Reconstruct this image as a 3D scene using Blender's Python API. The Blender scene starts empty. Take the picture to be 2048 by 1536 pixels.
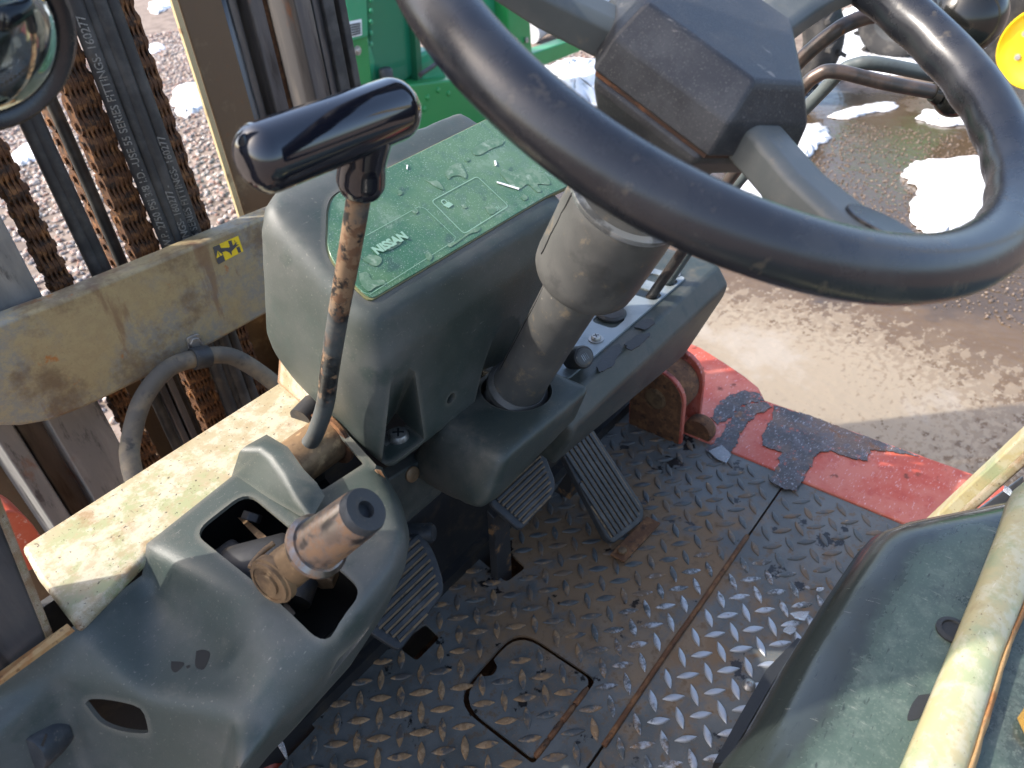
import bpy, bmesh, math, random
import numpy as np
from mathutils import Vector, Matrix, Euler
random.seed(7); np.random.seed(7)
S = bpy.context.scene
COL = S.collection
# ------------------------------------------------------------------ camera
RES_X, RES_Y, FPX = 2048., 1536., 1450.
v1 = Vector((2550-1024., -450-768., FPX)); v2 = Vector((-1072-1024., -132-768., FPX))
AX = v1.normalized(); AY = (v2-AX*v2.dot(AX)).normalized(); AZ = AX.cross(AY)
ROT = Matrix((AX, AY, AZ))                      # camera (right, down, forward) -> truck (right, forward, up)
CAMPOS = Vector((0, 0, .85))                    # floor plate of the truck is z = 0
cam = bpy.data.cameras.new('camera'); cam.sensor_width = 36; cam.lens = FPX/RES_X*36
cam.clip_start = .02; cam.clip_end = 3000
cam.dof.use_dof = True; cam.dof.focus_distance = .74; cam.dof.aperture_fstop = 9.0
co = bpy.data.objects.new('camera', cam); COL.objects.link(co)
cr = ROT @ Vector((1, 0, 0)); cu = ROT @ Vector((0, -1, 0)); cb = ROT @ Vector((0, 0, -1))
m = Matrix((cr, cu, cb)).transposed().to_4x4(); m.translation = CAMPOS
co.matrix_world = m; S.camera = co
# ------------------------------------------------------------------ light
SUN = Vector((-.51, .53, .70)).normalized()
w = bpy.data.worlds.new('World'); S.world = w; w.use_nodes = True
nt = w.node_tree; sky = nt.nodes.new('ShaderNodeTexSky'); sky.sky_type = 'NISHITA'; sky.sun_disc = False
sky.sun_elevation = math.asin(SUN.z); sky.sun_rotation = math.atan2(SUN.x, SUN.y)
sky.air_density = .9; sky.dust_density = 3.4; sky.ozone_density = .7
nt.links.new(sky.outputs[0], nt.nodes['Background'].inputs[0]); nt.nodes['Background'].inputs[1].default_value = .15
sl = bpy.data.lights.new('sun', 'SUN'); sl.energy = 2.0; sl.angle = math.radians(.53); sl.color = (1, .95, .87)
so = bpy.data.objects.new('sun', sl); COL.objects.link(so); so.rotation_euler = SUN.to_track_quat('Z', 'Y').to_euler()
S.view_settings.view_transform = 'Standard'; S.view_settings.look = 'None'; S.view_settings.exposure = 1.82
S.view_settings.gamma = 1; S.view_settings.use_curve_mapping = False
# ------------------------------------------------------------------ survey: pixel + one known coordinate -> point
def ray(px, py): return ROT @ Vector((px-1024., py-768., FPX))
def P(px, py, x=None, y=None, z=None, pl=None):
    d = ray(px, py)
    if pl is not None: t = (pl[0]-CAMPOS).dot(pl[1])/d.dot(pl[1])
    elif x is not None: t = (x-CAMPOS.x)/d.x
    elif y is not None: t = (y-CAMPOS.y)/d.y
    else: t = (z-CAMPOS.z)/d.z
    return CAMPOS+d*t
KS = .815                                       # dash group: first survey was taken at 1/KS of true size
def Q(px, py, **k): return CAMPOS+(P(px, py, **k)-CAMPOS)*KS
def K(x, y, z): return Vector((x*KS, y*KS, .85-(.85-z)*KS))
# ------------------------------------------------------------------ materials
MATS = {}
class NB:
    def __init__(s, t): s.t = t
    def n(s, typ, **kw):
        n = s.t.nodes.new(typ)
        for k, v in kw.items(): setattr(n, k, v)
        return n
    def l(s, a, b): s.t.links.new(a, b)
def mat(name, base, rough=.5, metal=0., spec=.5, layers=(), bump=(), coat=0., coat_rough=.1, alpha=None, trans=0., ior=1.45, sss=0.):
    if name in MATS: return MATS[name]
    M = bpy.data.materials.new(name); M.use_nodes = True; t = M.node_tree; b = NB(t)
    bs = t.nodes['Principled BSDF']
    pos = b.n('ShaderNodeNewGeometry').outputs['Position']; geo = pos.node
    col = b.n('ShaderNodeRGB'); col.outputs[0].default_value = (*base, 1); c = col.outputs[0]
    rv = b.n('ShaderNodeValue'); rv.outputs[0].default_value = rough; r = rv.outputs[0]
    mv = b.n('ShaderNodeValue'); mv.outputs[0].default_value = metal; me = mv.outputs[0]
    def vec(L):
        if 'st' in L:
            mp = b.n('ShaderNodeMapping'); mp.inputs['Scale'].default_value = L['st']
            if 'rot' in L: mp.inputs['Rotation'].default_value = L['rot']
            b.l(pos, mp.inputs[0]); return mp.outputs[0]
        return pos
    for L in layers:
        ty = L.get('t', 'noise')
        if ty == 'voro':
            nz = b.n('ShaderNodeTexVoronoi'); nz.inputs['Scale'].default_value = L['s']; b.l(vec(L), nz.inputs['Vector']); fac = nz.outputs['Distance']
        else:
            nz = b.n('ShaderNodeTexNoise'); nz.inputs['Scale'].default_value = L['s']; nz.inputs['Detail'].default_value = L.get('d', 6)
            nz.inputs['Roughness'].default_value = L.get('rg', .6); nz.inputs['Distortion'].default_value = L.get('dis', 0.); b.l(vec(L), nz.inputs['Vector']); fac = nz.outputs['Fac']
        if 'off' in L:
            ad = b.n('ShaderNodeVectorMath', operation='ADD'); ad.inputs[1].default_value = (L['off'],)*3; b.l(vec(L), ad.inputs[0]); b.l(ad.outputs[0], nz.inputs['Vector'])
        if 'spot' in L:                          # a stain with its own place: (centre, radius, weight)
            cx, rad, wt = L['spot']
            sb = b.n('ShaderNodeVectorMath', operation='SUBTRACT'); b.l(pos, sb.inputs[0]); sb.inputs[1].default_value = cx
            if 'spst' in L:
                ml = b.n('ShaderNodeVectorMath', operation='MULTIPLY'); ml.inputs[1].default_value = L['spst']; b.l(sb.outputs[0], ml.inputs[0]); sb = ml
            ln = b.n('ShaderNodeVectorMath', operation='LENGTH'); b.l(sb.outputs[0], ln.inputs[0])
            mr = b.n('ShaderNodeMapRange'); mr.inputs[1].default_value = 0; mr.inputs[2].default_value = rad; mr.inputs[3].default_value = wt; mr.inputs[4].default_value = 0
            b.l(ln.outputs['Value'], mr.inputs[0])
            a2 = b.n('ShaderNodeMath', operation='ADD'); b.l(fac, a2.inputs[0]); b.l(mr.outputs[0], a2.inputs[1]); fac = a2.outputs[0]
        if 'up' in L:                            # settles on upward faces
            sx = b.n('ShaderNodeSeparateXYZ'); b.l(geo.outputs['Normal'], sx.inputs[0])
            mr = b.n('ShaderNodeMapRange'); mr.inputs[1].default_value = -.2; mr.inputs[2].default_value = 1; mr.inputs[3].default_value = -L['up']; mr.inputs[4].default_value = 0
            b.l(sx.outputs['Z'], mr.inputs[0]); a2 = b.n('ShaderNodeMath', operation='ADD'); b.l(fac, a2.inputs[0]); b.l(mr.outputs[0], a2.inputs[1]); fac = a2.outputs[0]
        if 'edge' in L:                          # wear along sharp edges
            bv = b.n('ShaderNodeBevel'); bv.samples = 3; bv.inputs[0].default_value = L['edge'][0]
            dt = b.n('ShaderNodeVectorMath', operation='DOT_PRODUCT'); b.l(bv.outputs[0], dt.inputs[0]); b.l(geo.outputs['Normal'], dt.inputs[1])
            mr = b.n('ShaderNodeMapRange'); mr.inputs[1].default_value = 1; mr.inputs[2].default_value = .8; mr.inputs[3].default_value = 0; mr.inputs[4].default_value = L['edge'][1]
            b.l(dt.outputs['Value'], mr.inputs[0]); a2 = b.n('ShaderNodeMath', operation='ADD'); b.l(fac, a2.inputs[0]); b.l(mr.outputs[0], a2.inputs[1]); fac = a2.outputs[0]
        rp = b.n('ShaderNodeMapRange'); rp.interpolation_type = 'SMOOTHSTEP'
        rp.inputs[1].default_value = L['lo']; rp.inputs[2].default_value = L['hi']; rp.inputs[3].default_value = 0; rp.inputs[4].default_value = L.get('a', 1)
        b.l(fac, rp.inputs[0]); msk = rp.outputs[0]
        mx = b.n('ShaderNodeMix', data_type='RGBA'); b.l(msk, mx.inputs[0]); b.l(c, mx.inputs[6]); mx.inputs[7].default_value = (*L['c'], 1); c = mx.outputs[2]
        for key, sock in (('r', 'r'), ('m', 'm')):
            if key in L:
                m2 = b.n('ShaderNodeMix', data_type='FLOAT'); b.l(msk, m2.inputs[0]); b.l(r if key == 'r' else me, m2.inputs[2]); m2.inputs[3].default_value = L[key]
                if key == 'r': r = m2.outputs[0]
                else: me = m2.outputs[0]
    b.l(c, bs.inputs['Base Color']); b.l(r, bs.inputs['Roughness']); b.l(me, bs.inputs['Metallic'])
    bs.inputs['Specular IOR Level'].default_value = spec; bs.inputs['Coat Weight'].default_value = coat; bs.inputs['Coat Roughness'].default_value = coat_rough
    bs.inputs['IOR'].default_value = ior; bs.inputs['Transmission Weight'].default_value = trans
    if sss: bs.inputs['Subsurface Weight'].default_value = sss; bs.inputs['Subsurface Radius'].default_value = (.02, .02, .02)
    prev = None
    for B in bump:
        if B.get('t') == 'voro':
            nz = b.n('ShaderNodeTexVoronoi'); nz.inputs['Scale'].default_value = B['s']; b.l(vec(B), nz.inputs['Vector']); h = nz.outputs['Distance']
        else:
            nz = b.n('ShaderNodeTexNoise'); nz.inputs['Scale'].default_value = B['s']; nz.inputs['Detail'].default_value = B.get('d', 3); b.l(vec(B), nz.inputs['Vector']); h = nz.outputs['Fac']
        bp = b.n('ShaderNodeBump'); bp.inputs['Strength'].default_value = B['k']; bp.inputs['Distance'].default_value = B['h']; b.l(h, bp.inputs['Height'])
        if prev: b.l(prev, bp.inputs['Normal'])
        prev = bp.outputs[0]
    if prev: b.l(prev, bs.inputs['Normal'])
    MATS[name] = M; return M
RUST = (.17, .065, .022); RUSTD = (.07, .028, .013); RUSTO = (.34, .13, .03); DUST = (.20, .165, .11)
grain = dict(s=1500, k=.35, h=.0006, d=2); grain2 = dict(s=700, k=.22, h=.0008, d=2)
plastic = mat('green_plastic', (.034, .045, .039), .45, layers=[
    dict(c=(.092, .093, .087), s=7, d=9, rg=.6, lo=.36, hi=.70, a=.75, r=.52), dict(c=(.034, .048, .042), s=38, d=8, lo=.52, hi=.68, a=.75, r=.42), dict(c=(.15, .135, .105), s=26, d=9, rg=.7, lo=.52, hi=.78, up=.3, a=.45, r=.7),
    dict(c=(.19, .175, .145), s=420, d=3, lo=.62, hi=.74, a=.5), dict(c=(.24, .23, .20), s=46, st=(1, 12, 6), rot=(0, .3, .6), lo=.67, hi=.74, a=.6), dict(c=(.20, .19, .17), s=60, st=(9, 1, 5), rot=(.4, .2, -.5), lo=.69, hi=.75, a=.5),
    dict(c=(.17, .155, .125), s=30, edge=(.009, .55), lo=.62, hi=.95, a=.7)], bump=[grain, dict(s=60, k=.12, h=.002)])
plastic_dk = mat('dark_green_plastic', (.026, .034, .030), .42, layers=[
    dict(c=(.07, .068, .058), s=10, d=9, rg=.65, lo=.40, hi=.66, a=.9, r=.55), dict(c=(.13, .11, .08), s=28, d=9, rg=.7, lo=.48, hi=.74, up=.35, a=.6, r=.72), dict(c=(.02, .03, .03), s=50, d=8, lo=.54, hi=.68, a=.7),
    dict(c=(.2, .175, .14), s=420, d=3, lo=.64, hi=.74, a=.45), dict(c=(.22, .2, .17), s=50, st=(1, 10, 5), rot=(0, .3, .6), lo=.68, hi=.74, a=.5), dict(c=(.18, .16, .13), s=35, edge=(.003, .5), lo=.68, hi=1.0, a=.65)], bump=[grain])
hoodm = mat('hood_plastic', (.024, .030, .028), .17, spec=.65, layers=[
    dict(c=(.052, .078, .062), s=8, d=9, rg=.65, lo=.34, hi=.58, up=5.0, a=.95, r=.38), dict(c=(.12, .15, .125), s=60, d=10, rg=.75, lo=.44, hi=.68, up=5.0, a=.45, r=.45), dict(c=(.22, .24, .20), s=520, d=4, lo=.52, hi=.70, up=4.0, a=.25, r=.45),
    dict(c=(.27, .27, .23), s=70, st=(6, .6, 1), rot=(0, 0, .5), d=4, lo=.66, hi=.71, a=.5), dict(c=(.014, .018, .018), s=200, st=(.35, 2, 1), rot=(0, 0, -.5), d=4, lo=.62, hi=.68, a=.75)], bump=[dict(s=90, k=.08, h=.002)])
rubber = mat('rim_rubber', (.012, .013, .017), .25, spec=.6, layers=[dict(c=(.04, .04, .04), s=22, d=8, lo=.45, hi=.72, a=.45, r=.42),
    dict(c=(.14, .11, .07), s=90, d=8, lo=.60, hi=.74, a=.35, r=.7), dict(c=(.2, .18, .14), s=420, lo=.70, hi=.76, a=.4)], bump=[dict(s=900, k=.12, h=.0005), dict(s=50, k=.08, h=.002)])
hubm = mat('hub_plastic', (.021, .022, .025), .42, layers=[dict(c=(.062, .063, .064), s=22, d=9, rg=.65, lo=.42, hi=.66, a=.7, r=.58), dict(c=(.02, .021, .024), s=60, d=8, lo=.52, hi=.66, a=.6),
    dict(c=(.22, .2, .17), s=900, d=3, lo=.58, hi=.70, a=.4), dict(c=(.24, .22, .19), s=110, st=(1, .1, 1), rot=(.2, .3, .5), lo=.67, hi=.73, a=.5)], bump=[grain])
spokem = mat('spoke_metal', (.075, .083, .08), .42, layers=[dict(c=(.13, .13, .12), s=22, lo=.45, hi=.7, a=.6), dict(c=(.2, .16, .1), s=60, lo=.6, hi=.75, a=.4)], bump=[dict(s=500, k=.1, h=.0006)])
bootm = mat('boot_rubber', (.045, .045, .043), .46, layers=[dict(c=(.085, .082, .075), s=10, d=9, rg=.6, lo=.38, hi=.66, a=.8, r=.58), dict(c=(.2, .15, .09), s=48, d=10, rg=.72, lo=.55, hi=.68, a=.55, r=.8), dict(c=(.03, .03, .029), s=30, off=5, d=9, lo=.52, hi=.66, a=.6),
    dict(c=(.3, .27, .22), s=110, st=(1, 1, .2), rot=(.5, .2, 0), lo=.67, hi=.72, a=.5), dict(c=(.25, .22, .18), s=150, st=(.25, 1, 1), rot=(.2, .8, .3), lo=.67, hi=.73, a=.5)], bump=[dict(s=600, k=.18, h=.0006), dict(s=45, k=.12, h=.002)])
cream = mat('cream_paint', (.27, .23, .14), .5, layers=[dict(c=(0.210, 0.231, 0.119), s=9, d=10, rg=.72, lo=.48, hi=.56, a=.85), dict(c=(0.371, 0.336, 0.252), s=34, d=10, rg=.75, lo=.44, hi=.54, a=.85), dict(c=(0.252, 0.196, 0.112), s=75, d=9, rg=.7, lo=.50, hi=.62, a=.7),
    dict(c=(0.182, 0.105, 0.045), s=13, d=10, rg=.72, lo=.53, hi=.66, a=.75, r=.8), dict(c=(0.042, 0.028, 0.017), s=230, d=2, lo=.65, hi=.69, a=.85), dict(c=(0.140, 0.105, 0.063), s=60, st=(8, 1, 1), rot=(0, 0, .9), d=4, lo=.64, hi=.7, a=.6), dict(c=RUST, s=20, d=8, edge=(.008, .5), lo=.72, hi=.88, a=.9, r=.85)], bump=[dict(s=120, k=.1, h=.001)])
creambar = mat('faded_cream_paint', (.38, .325, .175), .5, layers=[dict(c=(0.257, 0.296, 0.172), s=9, d=9, rg=.7, lo=.47, hi=.58, a=.85), dict(c=(0.437, 0.406, 0.289), s=45, d=10, rg=.75, lo=.46, hi=.58, a=.7), dict(c=(0.281, 0.218, 0.117), s=25, d=9, rg=.7, lo=.56, hi=.68, a=.6),
    dict(c=(0.530, 0.491, 0.367), s=60, st=(1, 7, 1), rot=(0, 0, .6), lo=.65, hi=.70, a=.7), dict(c=(0.117, 0.078, 0.039), s=260, d=2, lo=.68, hi=.72, a=.7)], bump=[dict(s=160, k=.1, h=.001)])
rustlip = mat('rusty_lip', (.33, .2, .085), .8, layers=[dict(c=(.27, .12, .04), s=45, d=9, lo=.42, hi=.62), dict(c=RUSTD, s=260, d=6, lo=.58, hi=.7, a=.6)], bump=[dict(s=300, k=.4, h=.001)])
beige = mat('weathered_beige_paint', (.29, .225, .12), .5, layers=[dict(c=(.20, .205, .185), s=6, d=9, rg=.65, lo=.42, hi=.56, a=.9), dict(c=(.33, .27, .14), s=60, d=10, rg=.8, lo=.44, hi=.58, a=.7), dict(c=(.12, .075, .04), s=9, d=10, rg=.7, lo=.50, hi=.66, a=.8, r=.7),
    dict(c=(.12, .10, .075), s=330, d=6, rg=.75, lo=.54, hi=.68, a=.4), dict(c=RUSTO, s=22, d=9, rg=.7, lo=.60, hi=.68, a=.85, r=.85), dict(c=(.14, .07, .04), s=26, st=(1, 1, .25), off=6, d=8, lo=.56, hi=.66, a=.6)], bump=[dict(s=150, k=.15, h=.001)])
rustm = mat('rusty_steel', (.115, .052, .024), .85, layers=[dict(c=(.2, .095, .04), s=55, lo=.45, hi=.65), dict(c=(.04, .022, .014), s=90, lo=.52, hi=.7, a=.9), dict(c=(.3, .14, .05), s=200, lo=.6, hi=.72, a=.6)], bump=[dict(s=250, k=.5, h=.0015)])
chainm = mat('chain_rust', (.10, .044, .019), .8, layers=[dict(c=(.24, .11, .04), s=70, d=8, lo=.48, hi=.62, a=.8), dict(c=(.032, .02, .014), s=110, d=8, lo=.50, hi=.62, a=.9)], bump=[dict(s=300, k=.5, h=.0012)])
railm = mat('mast_steel', (.085, .085, .09), .38, metal=.55, layers=[dict(c=(.16, .15, .14), s=10, st=(2, 2, .3), lo=.45, hi=.62, a=.7), dict(c=(.022, .022, .024), s=8, st=(3, 3, .4), lo=.5, hi=.66, a=.9, r=.3),
    dict(c=RUST, s=15, st=(1, 1, .5), lo=.58, hi=.72, a=.85, r=.8, m=.1)], bump=[dict(s=200, k=.12, h=.001)])
railg = mat('skylit_mast_grey', (.17, .17, .165), .45, metal=.2, layers=[dict(c=(.25, .245, .23), s=12, st=(2, 2, .4), d=9, lo=.45, hi=.6, a=.8), dict(c=(.045, .045, .048), s=14, st=(2, 2, .5), off=2, d=9, rg=.7, lo=.52, hi=.62, a=.85), dict(c=RUST, s=15, st=(1, 1, .5), d=9, lo=.56, hi=.68, a=.85, r=.8)], bump=[dict(s=200, k=.12, h=.001)])  # lighter copy of the mast steel, sky light painted into its colour
mastbrown = mat('mast_brown_paint', (.115, .072, .038), .6, layers=[dict(c=(.07, .045, .025), s=9, st=(1, 1, .3), lo=.45, hi=.65, a=.8), dict(c=(.22, .16, .09), s=16, lo=.55, hi=.7, a=.7), dict(c=RUST, s=40, lo=.6, hi=.75, a=.8)], bump=[dict(s=200, k=.2, h=.001)])
mastcream = mat('mast_cream_paint', (.45, .36, .2), .6, layers=[dict(c=(.16, .1, .05), s=25, lo=.55, hi=.72, a=.8), dict(c=RUST, s=60, lo=.62, hi=.75, a=.7)])
hosem = mat('hose_rubber', (.028, .028, .028), .6, layers=[dict(c=(.075, .072, .066), s=25, lo=.42, hi=.68, a=.8), dict(c=(.14, .1, .06), s=12, lo=.58, hi=.74, a=.55)], bump=[dict(s=420, k=.25, h=.001)])
conduit = mat('dusty_hose', (.085, .078, .066), .7, layers=[dict(c=(.19, .155, .105), s=18, lo=.45, hi=.66, a=.8), dict(c=(.03, .03, .03), s=45, lo=.56, hi=.7, a=.8)], bump=[dict(s=300, k=.3, h=.001)])
ink = mat('hose_print', (.20, .195, .175), .7, layers=[dict(c=(.1, .1, .09), s=300, lo=.5, hi=.62, a=.9)])
floorm = mat('floor_paint', (.085, .09, .086), .40, layers=[dict(c=(.125, .13, .126), s=11, d=9, rg=.65, lo=.42, hi=.60, a=.85, r=.45),
    dict(c=(.19, .118, .062), s=13, d=10, rg=.7, lo=.62, hi=.82, spot=((.60, .37, 0), .36, .42), a=.95, r=.75), dict(c=(.21, .15, .095), s=30, d=10, rg=.7, lo=.72, hi=.88, spot=((.50, .25, 0), .28, .38), a=.8, r=.7),
    dict(c=(.12, .075, .04), s=60, d=9, rg=.7, lo=.53, hi=.64, a=.75, r=.8), dict(c=(.24, .17, .10), s=420, d=3, lo=.60, hi=.70, a=.5, r=.8), dict(c=(.011, .010, .010), s=19, off=3.1, d=6, lo=.61, hi=.645, a=.9, r=.2)],
    bump=[dict(s=300, k=.2, h=.001), dict(s=40, k=.12, h=.002)])
lugm = mat('tread_lug', (.074, .083, .085), .42, layers=[dict(c=(.16, .10, .055), s=24, d=8, lo=.44, hi=.60, a=.75, r=.75), dict(c=(.26, .155, .075), s=30, off=9, d=8, lo=.58, hi=.70, spot=((.26, .42, 0), .30, .30), a=.9, r=.8), dict(c=(.38, .25, .14), s=170, d=6, lo=.60, hi=.74, spot=((.26, .42, 0), .32, .16), a=.7, r=.85),
    dict(c=(.06, .066, .07), s=40, off=1.7, d=6, lo=.53, hi=.58, a=.85, r=.4), dict(c=(.46, .48, .51), s=90, d=9, rg=.75, lo=.70, hi=.90, spot=((.535, .16, 0), .21, .66), spst=(.80, 1, 1), a=.9, r=.42, m=.7)], bump=[dict(s=420, k=.2, h=.0008)])
redm = mat('red_paint', (.42, .075, .042), .42, layers=[dict(c=(.47, .145, .10), s=9, d=9, rg=.65, lo=.42, hi=.60, a=.85), dict(c=(.36, .05, .03), s=30, d=9, rg=.7, lo=.52, hi=.64, a=.6), dict(c=(.6, .45, .45), s=110, st=(1, 3, 1), rot=(0, 0, .7), d=7, lo=.58, hi=.68, a=.5), dict(c=(.1, .03, .02), s=30, off=3, d=9, lo=.60, hi=.68, a=.8, r=.8), dict(c=RUSTD, s=25, edge=(.004, .5), lo=.76, hi=.95, a=.85)], bump=[dict(s=200, k=.12, h=.001)])
gripm = mat('worn_grip_coat', (.055, .052, .055), .6, layers=[dict(c=(.15, .10, .075), s=14, d=9, rg=.65, lo=.60, hi=.80, spot=((1.06, .22, 0), .22, .28), a=.85), dict(c=(.095, .09, .10), s=40, d=9, rg=.7, lo=.48, hi=.6, a=.7), dict(c=(.34, .085, .055), s=55, d=10, rg=.8, lo=.57, hi=.63, a=.85, r=.45), dict(c=(.17, .075, .03), s=35, off=2, d=9, lo=.58, hi=.66, a=.75), dict(c=(.45, .45, .50), s=130, st=(1, 2.5, 1), rot=(0, 0, .4), d=8, rg=.75, lo=.56, hi=.64, a=.6, r=.3)], bump=[dict(s=160, k=.7, h=.002)])
gloss = mat('gloss_black', (.006, .007, .012), .09, spec=.6, coat=.6, coat_rough=.05, layers=[dict(c=(.1, .075, .05), s=60, lo=.66, hi=.76, a=.5, r=.6)], bump=[dict(s=40, k=.03, h=.002)])
knobm = mat('knob_black', (.01, .01, .009), .16, spec=.6, layers=[dict(c=(.13, .1, .05), s=60, lo=.55, hi=.8, a=.3, r=.5)], bump=[dict(s=120, k=.05, h=.001)])
stemm = mat('worn_lever_paint', (.014, .014, .014), .3, layers=[dict(c=(.20, .125, .07), s=70, d=10, rg=.7, lo=.55, hi=.62, spot=((.275, .38, .64), .15, .14), a=.95, r=.7), dict(c=(.12, .06, .03), s=90, lo=.6, hi=.68, spot=((.275, .38, .62), .2, .12), a=.9, r=.8), dict(c=(.06, .068, .068), s=20, lo=.5, hi=.65, spot=((.27, .47, .42), .12, .3), a=.85, r=.6)], bump=[dict(s=250, k=.2, h=.001)])
rodm = mat('lever_rod', (.06, .055, .052), .35, metal=.4, layers=[dict(c=(.16, .11, .085), s=30, lo=.45, hi=.65, a=.7), dict(c=(.30, .12, .04), s=50, lo=.64, hi=.72, a=.8, r=.8)], bump=[dict(s=300, k=.15, h=.0008)])
rodg = mat('lever_rod_grey', (.08, .095, .095), .45, layers=[dict(c=(.04, .04, .04), s=30, lo=.5, hi=.7, a=.7)], bump=[dict(s=300, k=.15, h=.0008)])
chrome = mat('worn_chrome', (.25, .22, .20), .3, metal=1, layers=[dict(c=(.26, .14, .065), s=40, d=9, rg=.7, lo=.44, hi=.58, a=.85, r=.65, m=.2), dict(c=(.05, .05, .06), s=30, off=4, d=9, lo=.52, hi=.62, a=.85, r=.4)], bump=[dict(s=200, k=.15, h=.001)])
dirtymetal = mat('dirty_metal', (.22, .14, .075), .5, metal=.45, layers=[dict(c=(.1, .065, .04), s=40, lo=.48, hi=.66, a=.8, r=.75), dict(c=(.42, .28, .14), s=60, off=2, lo=.56, hi=.7, a=.75, r=.8, m=0)], bump=[dict(s=260, k=.25, h=.001)])
steel = mat('plain_steel', (.36, .35, .33), .42, metal=.8, layers=[dict(c=(.12, .1, .08), s=80, lo=.5, hi=.7, a=.7, r=.7)], bump=[dict(s=300, k=.1, h=.0006)])
plate = mat('slot_plate_grey', (.24, .27, .28), .35, metal=.3, layers=[dict(c=(.12, .14, .145), s=18, lo=.45, hi=.65, a=.6), dict(c=(.36, .38, .37), s=130, lo=.6, hi=.7, a=.4)])
black = mat('black_marks_and_shade', (.008, .008, .008), .8)  # near-black: shade inside slots and openings as colour, also black marks
darkpart = mat('dark_mechanism', (.02, .02, .021), .55, layers=[dict(c=(.06, .045, .03), s=40, lo=.5, hi=.7, a=.7)], bump=[dict(s=200, k=.2, h=.001)])
pedalm = mat('pedal_rubber', (.028, .031, .034), .5, layers=[dict(c=(.09, .088, .085), s=30, lo=.5, hi=.7, a=.6), dict(c=(.2, .16, .11), s=240, lo=.62, hi=.7, a=.5, r=.8)], bump=[dict(s=500, k=.25, h=.001)])
pedald = mat('pedal_groove_dust', (.24, .165, .095), .9, layers=[dict(c=(.08, .06, .04), s=80, lo=.5, hi=.65, a=.7)])
pedala = mat('pedal_arm_paint', (.03, .03, .031), .5, layers=[dict(c=(.24, .13, .055), s=45, lo=.54, hi=.64, a=.9, r=.8)], bump=[dict(s=220, k=.2, h=.001)])
disp = mat('display_green', (.038, .112, .062), .18, spec=.5, coat=.35, coat_rough=.1, layers=[dict(c=(.10, .18, .095), s=9, d=8, lo=.42, hi=.6, a=.8), dict(c=(.055, .115, .078), s=80, d=9, rg=.7, lo=.48, hi=.62, a=.7), dict(c=(.025, .055, .05), s=34, off=5, d=6, lo=.60, hi=.66, a=.6),
    dict(c=(.28, .35, .28), s=800, d=2, lo=.60, hi=.68, a=.6, r=.5), dict(c=(.17, .25, .17), s=20, d=10, rg=.75, lo=.50, hi=.66, a=.55, r=.45), dict(c=(.07, .09, .12), s=9, lo=.72, hi=.9, spot=((.43, .42, .52), .07, .42), a=.7)])
stain = mat('dried_moisture', (.135, .205, .14), .45, layers=[dict(c=(.07, .145, .085), s=110, d=9, rg=.75, lo=.42, hi=.56, a=.9), dict(c=(.26, .33, .26), s=160, d=6, lo=.54, hi=.66, a=.7)])
dline = mat('display_print', (.22, .36, .27), .4)
gasket = mat('yellowed_gasket', (.19, .18, .08), .4, layers=[dict(c=(.12, .12, .06), s=60, lo=.5, hi=.65, a=.7)])
silverm = mat('ring_trim', (.26, .27, .27), .35, metal=.5, layers=[dict(c=(.06, .06, .06), s=30, lo=.48, hi=.6, a=.8)])
yellow = mat('sticker_yellow', (.75, .56, .03), .4, layers=[dict(c=(.5, .38, .05), s=90, lo=.55, hi=.7, a=.5)])
stkgrey = mat('sticker_grey', (.07, .072, .075), .5)
gmach = mat('machine_green', (.02, .21, .055), .32, layers=[dict(c=(.03, .26, .08), s=3, lo=.45, hi=.6, a=.5), dict(c=(.1, .2, .09), s=80, lo=.64, hi=.74, a=.4)], bump=[dict(s=20, k=.06, h=.004)])
gmach2 = mat('machine_teal_green', (.03, .25, .12), .3, layers=[dict(c=(.1, .32, .2), s=4, lo=.5, hi=.66, a=.4)])
tyrem = mat('tyre_rubber', (.018, .018, .019), .75, layers=[dict(c=(.06, .055, .05), s=14, lo=.45, hi=.65, a=.7)], bump=[dict(s=120, k=.3, h=.003)])
yrim = mat('rim_yellow', (.78, .52, .01), .4, layers=[dict(c=(.55, .38, .03), s=9, lo=.5, hi=.7, a=.5)])
whitep = mat('white_label', (.75, .76, .76), .5)
palegrey = mat('pale_plastic_pipe', (.5, .52, .55), .5)
icem = mat('clear_ice', (.8, .85, .9), .12, trans=.75, ior=1.31, bump=[dict(s=300, k=.6, h=.002)])
foam = mat('yellow_foam', (.28, .16, .03), .9, bump=[dict(s=300, k=.6, h=.002)])
mirrorm = mat('mirror_glass', (.42, .47, .47), .06, metal=1., layers=[dict(c=(.25, .26, .22), s=10, lo=.5, hi=.75, a=.5, r=.3)])
tapem = mat('black_tape', (.02, .021, .022), .5, bump=[dict(s=300, k=.3, h=.001)])
snowm = mat('snow', (.66, .68, .72), .55, layers=[dict(c=(.42, .38, .33), s=14, d=9, rg=.7, lo=.50, hi=.66, a=.75), dict(c=(.35, .27, .2), s=60, lo=.68, hi=.75, a=.5)], bump=[dict(s=30, k=.4, h=.02), dict(s=160, k=.3, h=.006)], sss=.2)
stonem = mat('gravel_stone', (.26, .205, .175), .85, layers=[dict(c=(.42, .37, .34), s=23, lo=.5, hi=.56, a=.9), dict(c=(.20, .10, .07), s=31, off=3, lo=.52, hi=.57, a=.9), dict(c=(.12, .125, .135), s=27, off=8, lo=.54, hi=.59, a=.9), dict(c=(.55, .51, .46), s=29, off=14, lo=.58, hi=.62, a=.9)])
wetstone = mat('wet_stone', (.10, .07, .05), .35, layers=[dict(c=(.2, .155, .125), s=40, lo=.5, hi=.58, a=.8), dict(c=(.05, .04, .035), s=33, off=3, lo=.52, hi=.58, a=.8)])
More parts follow.
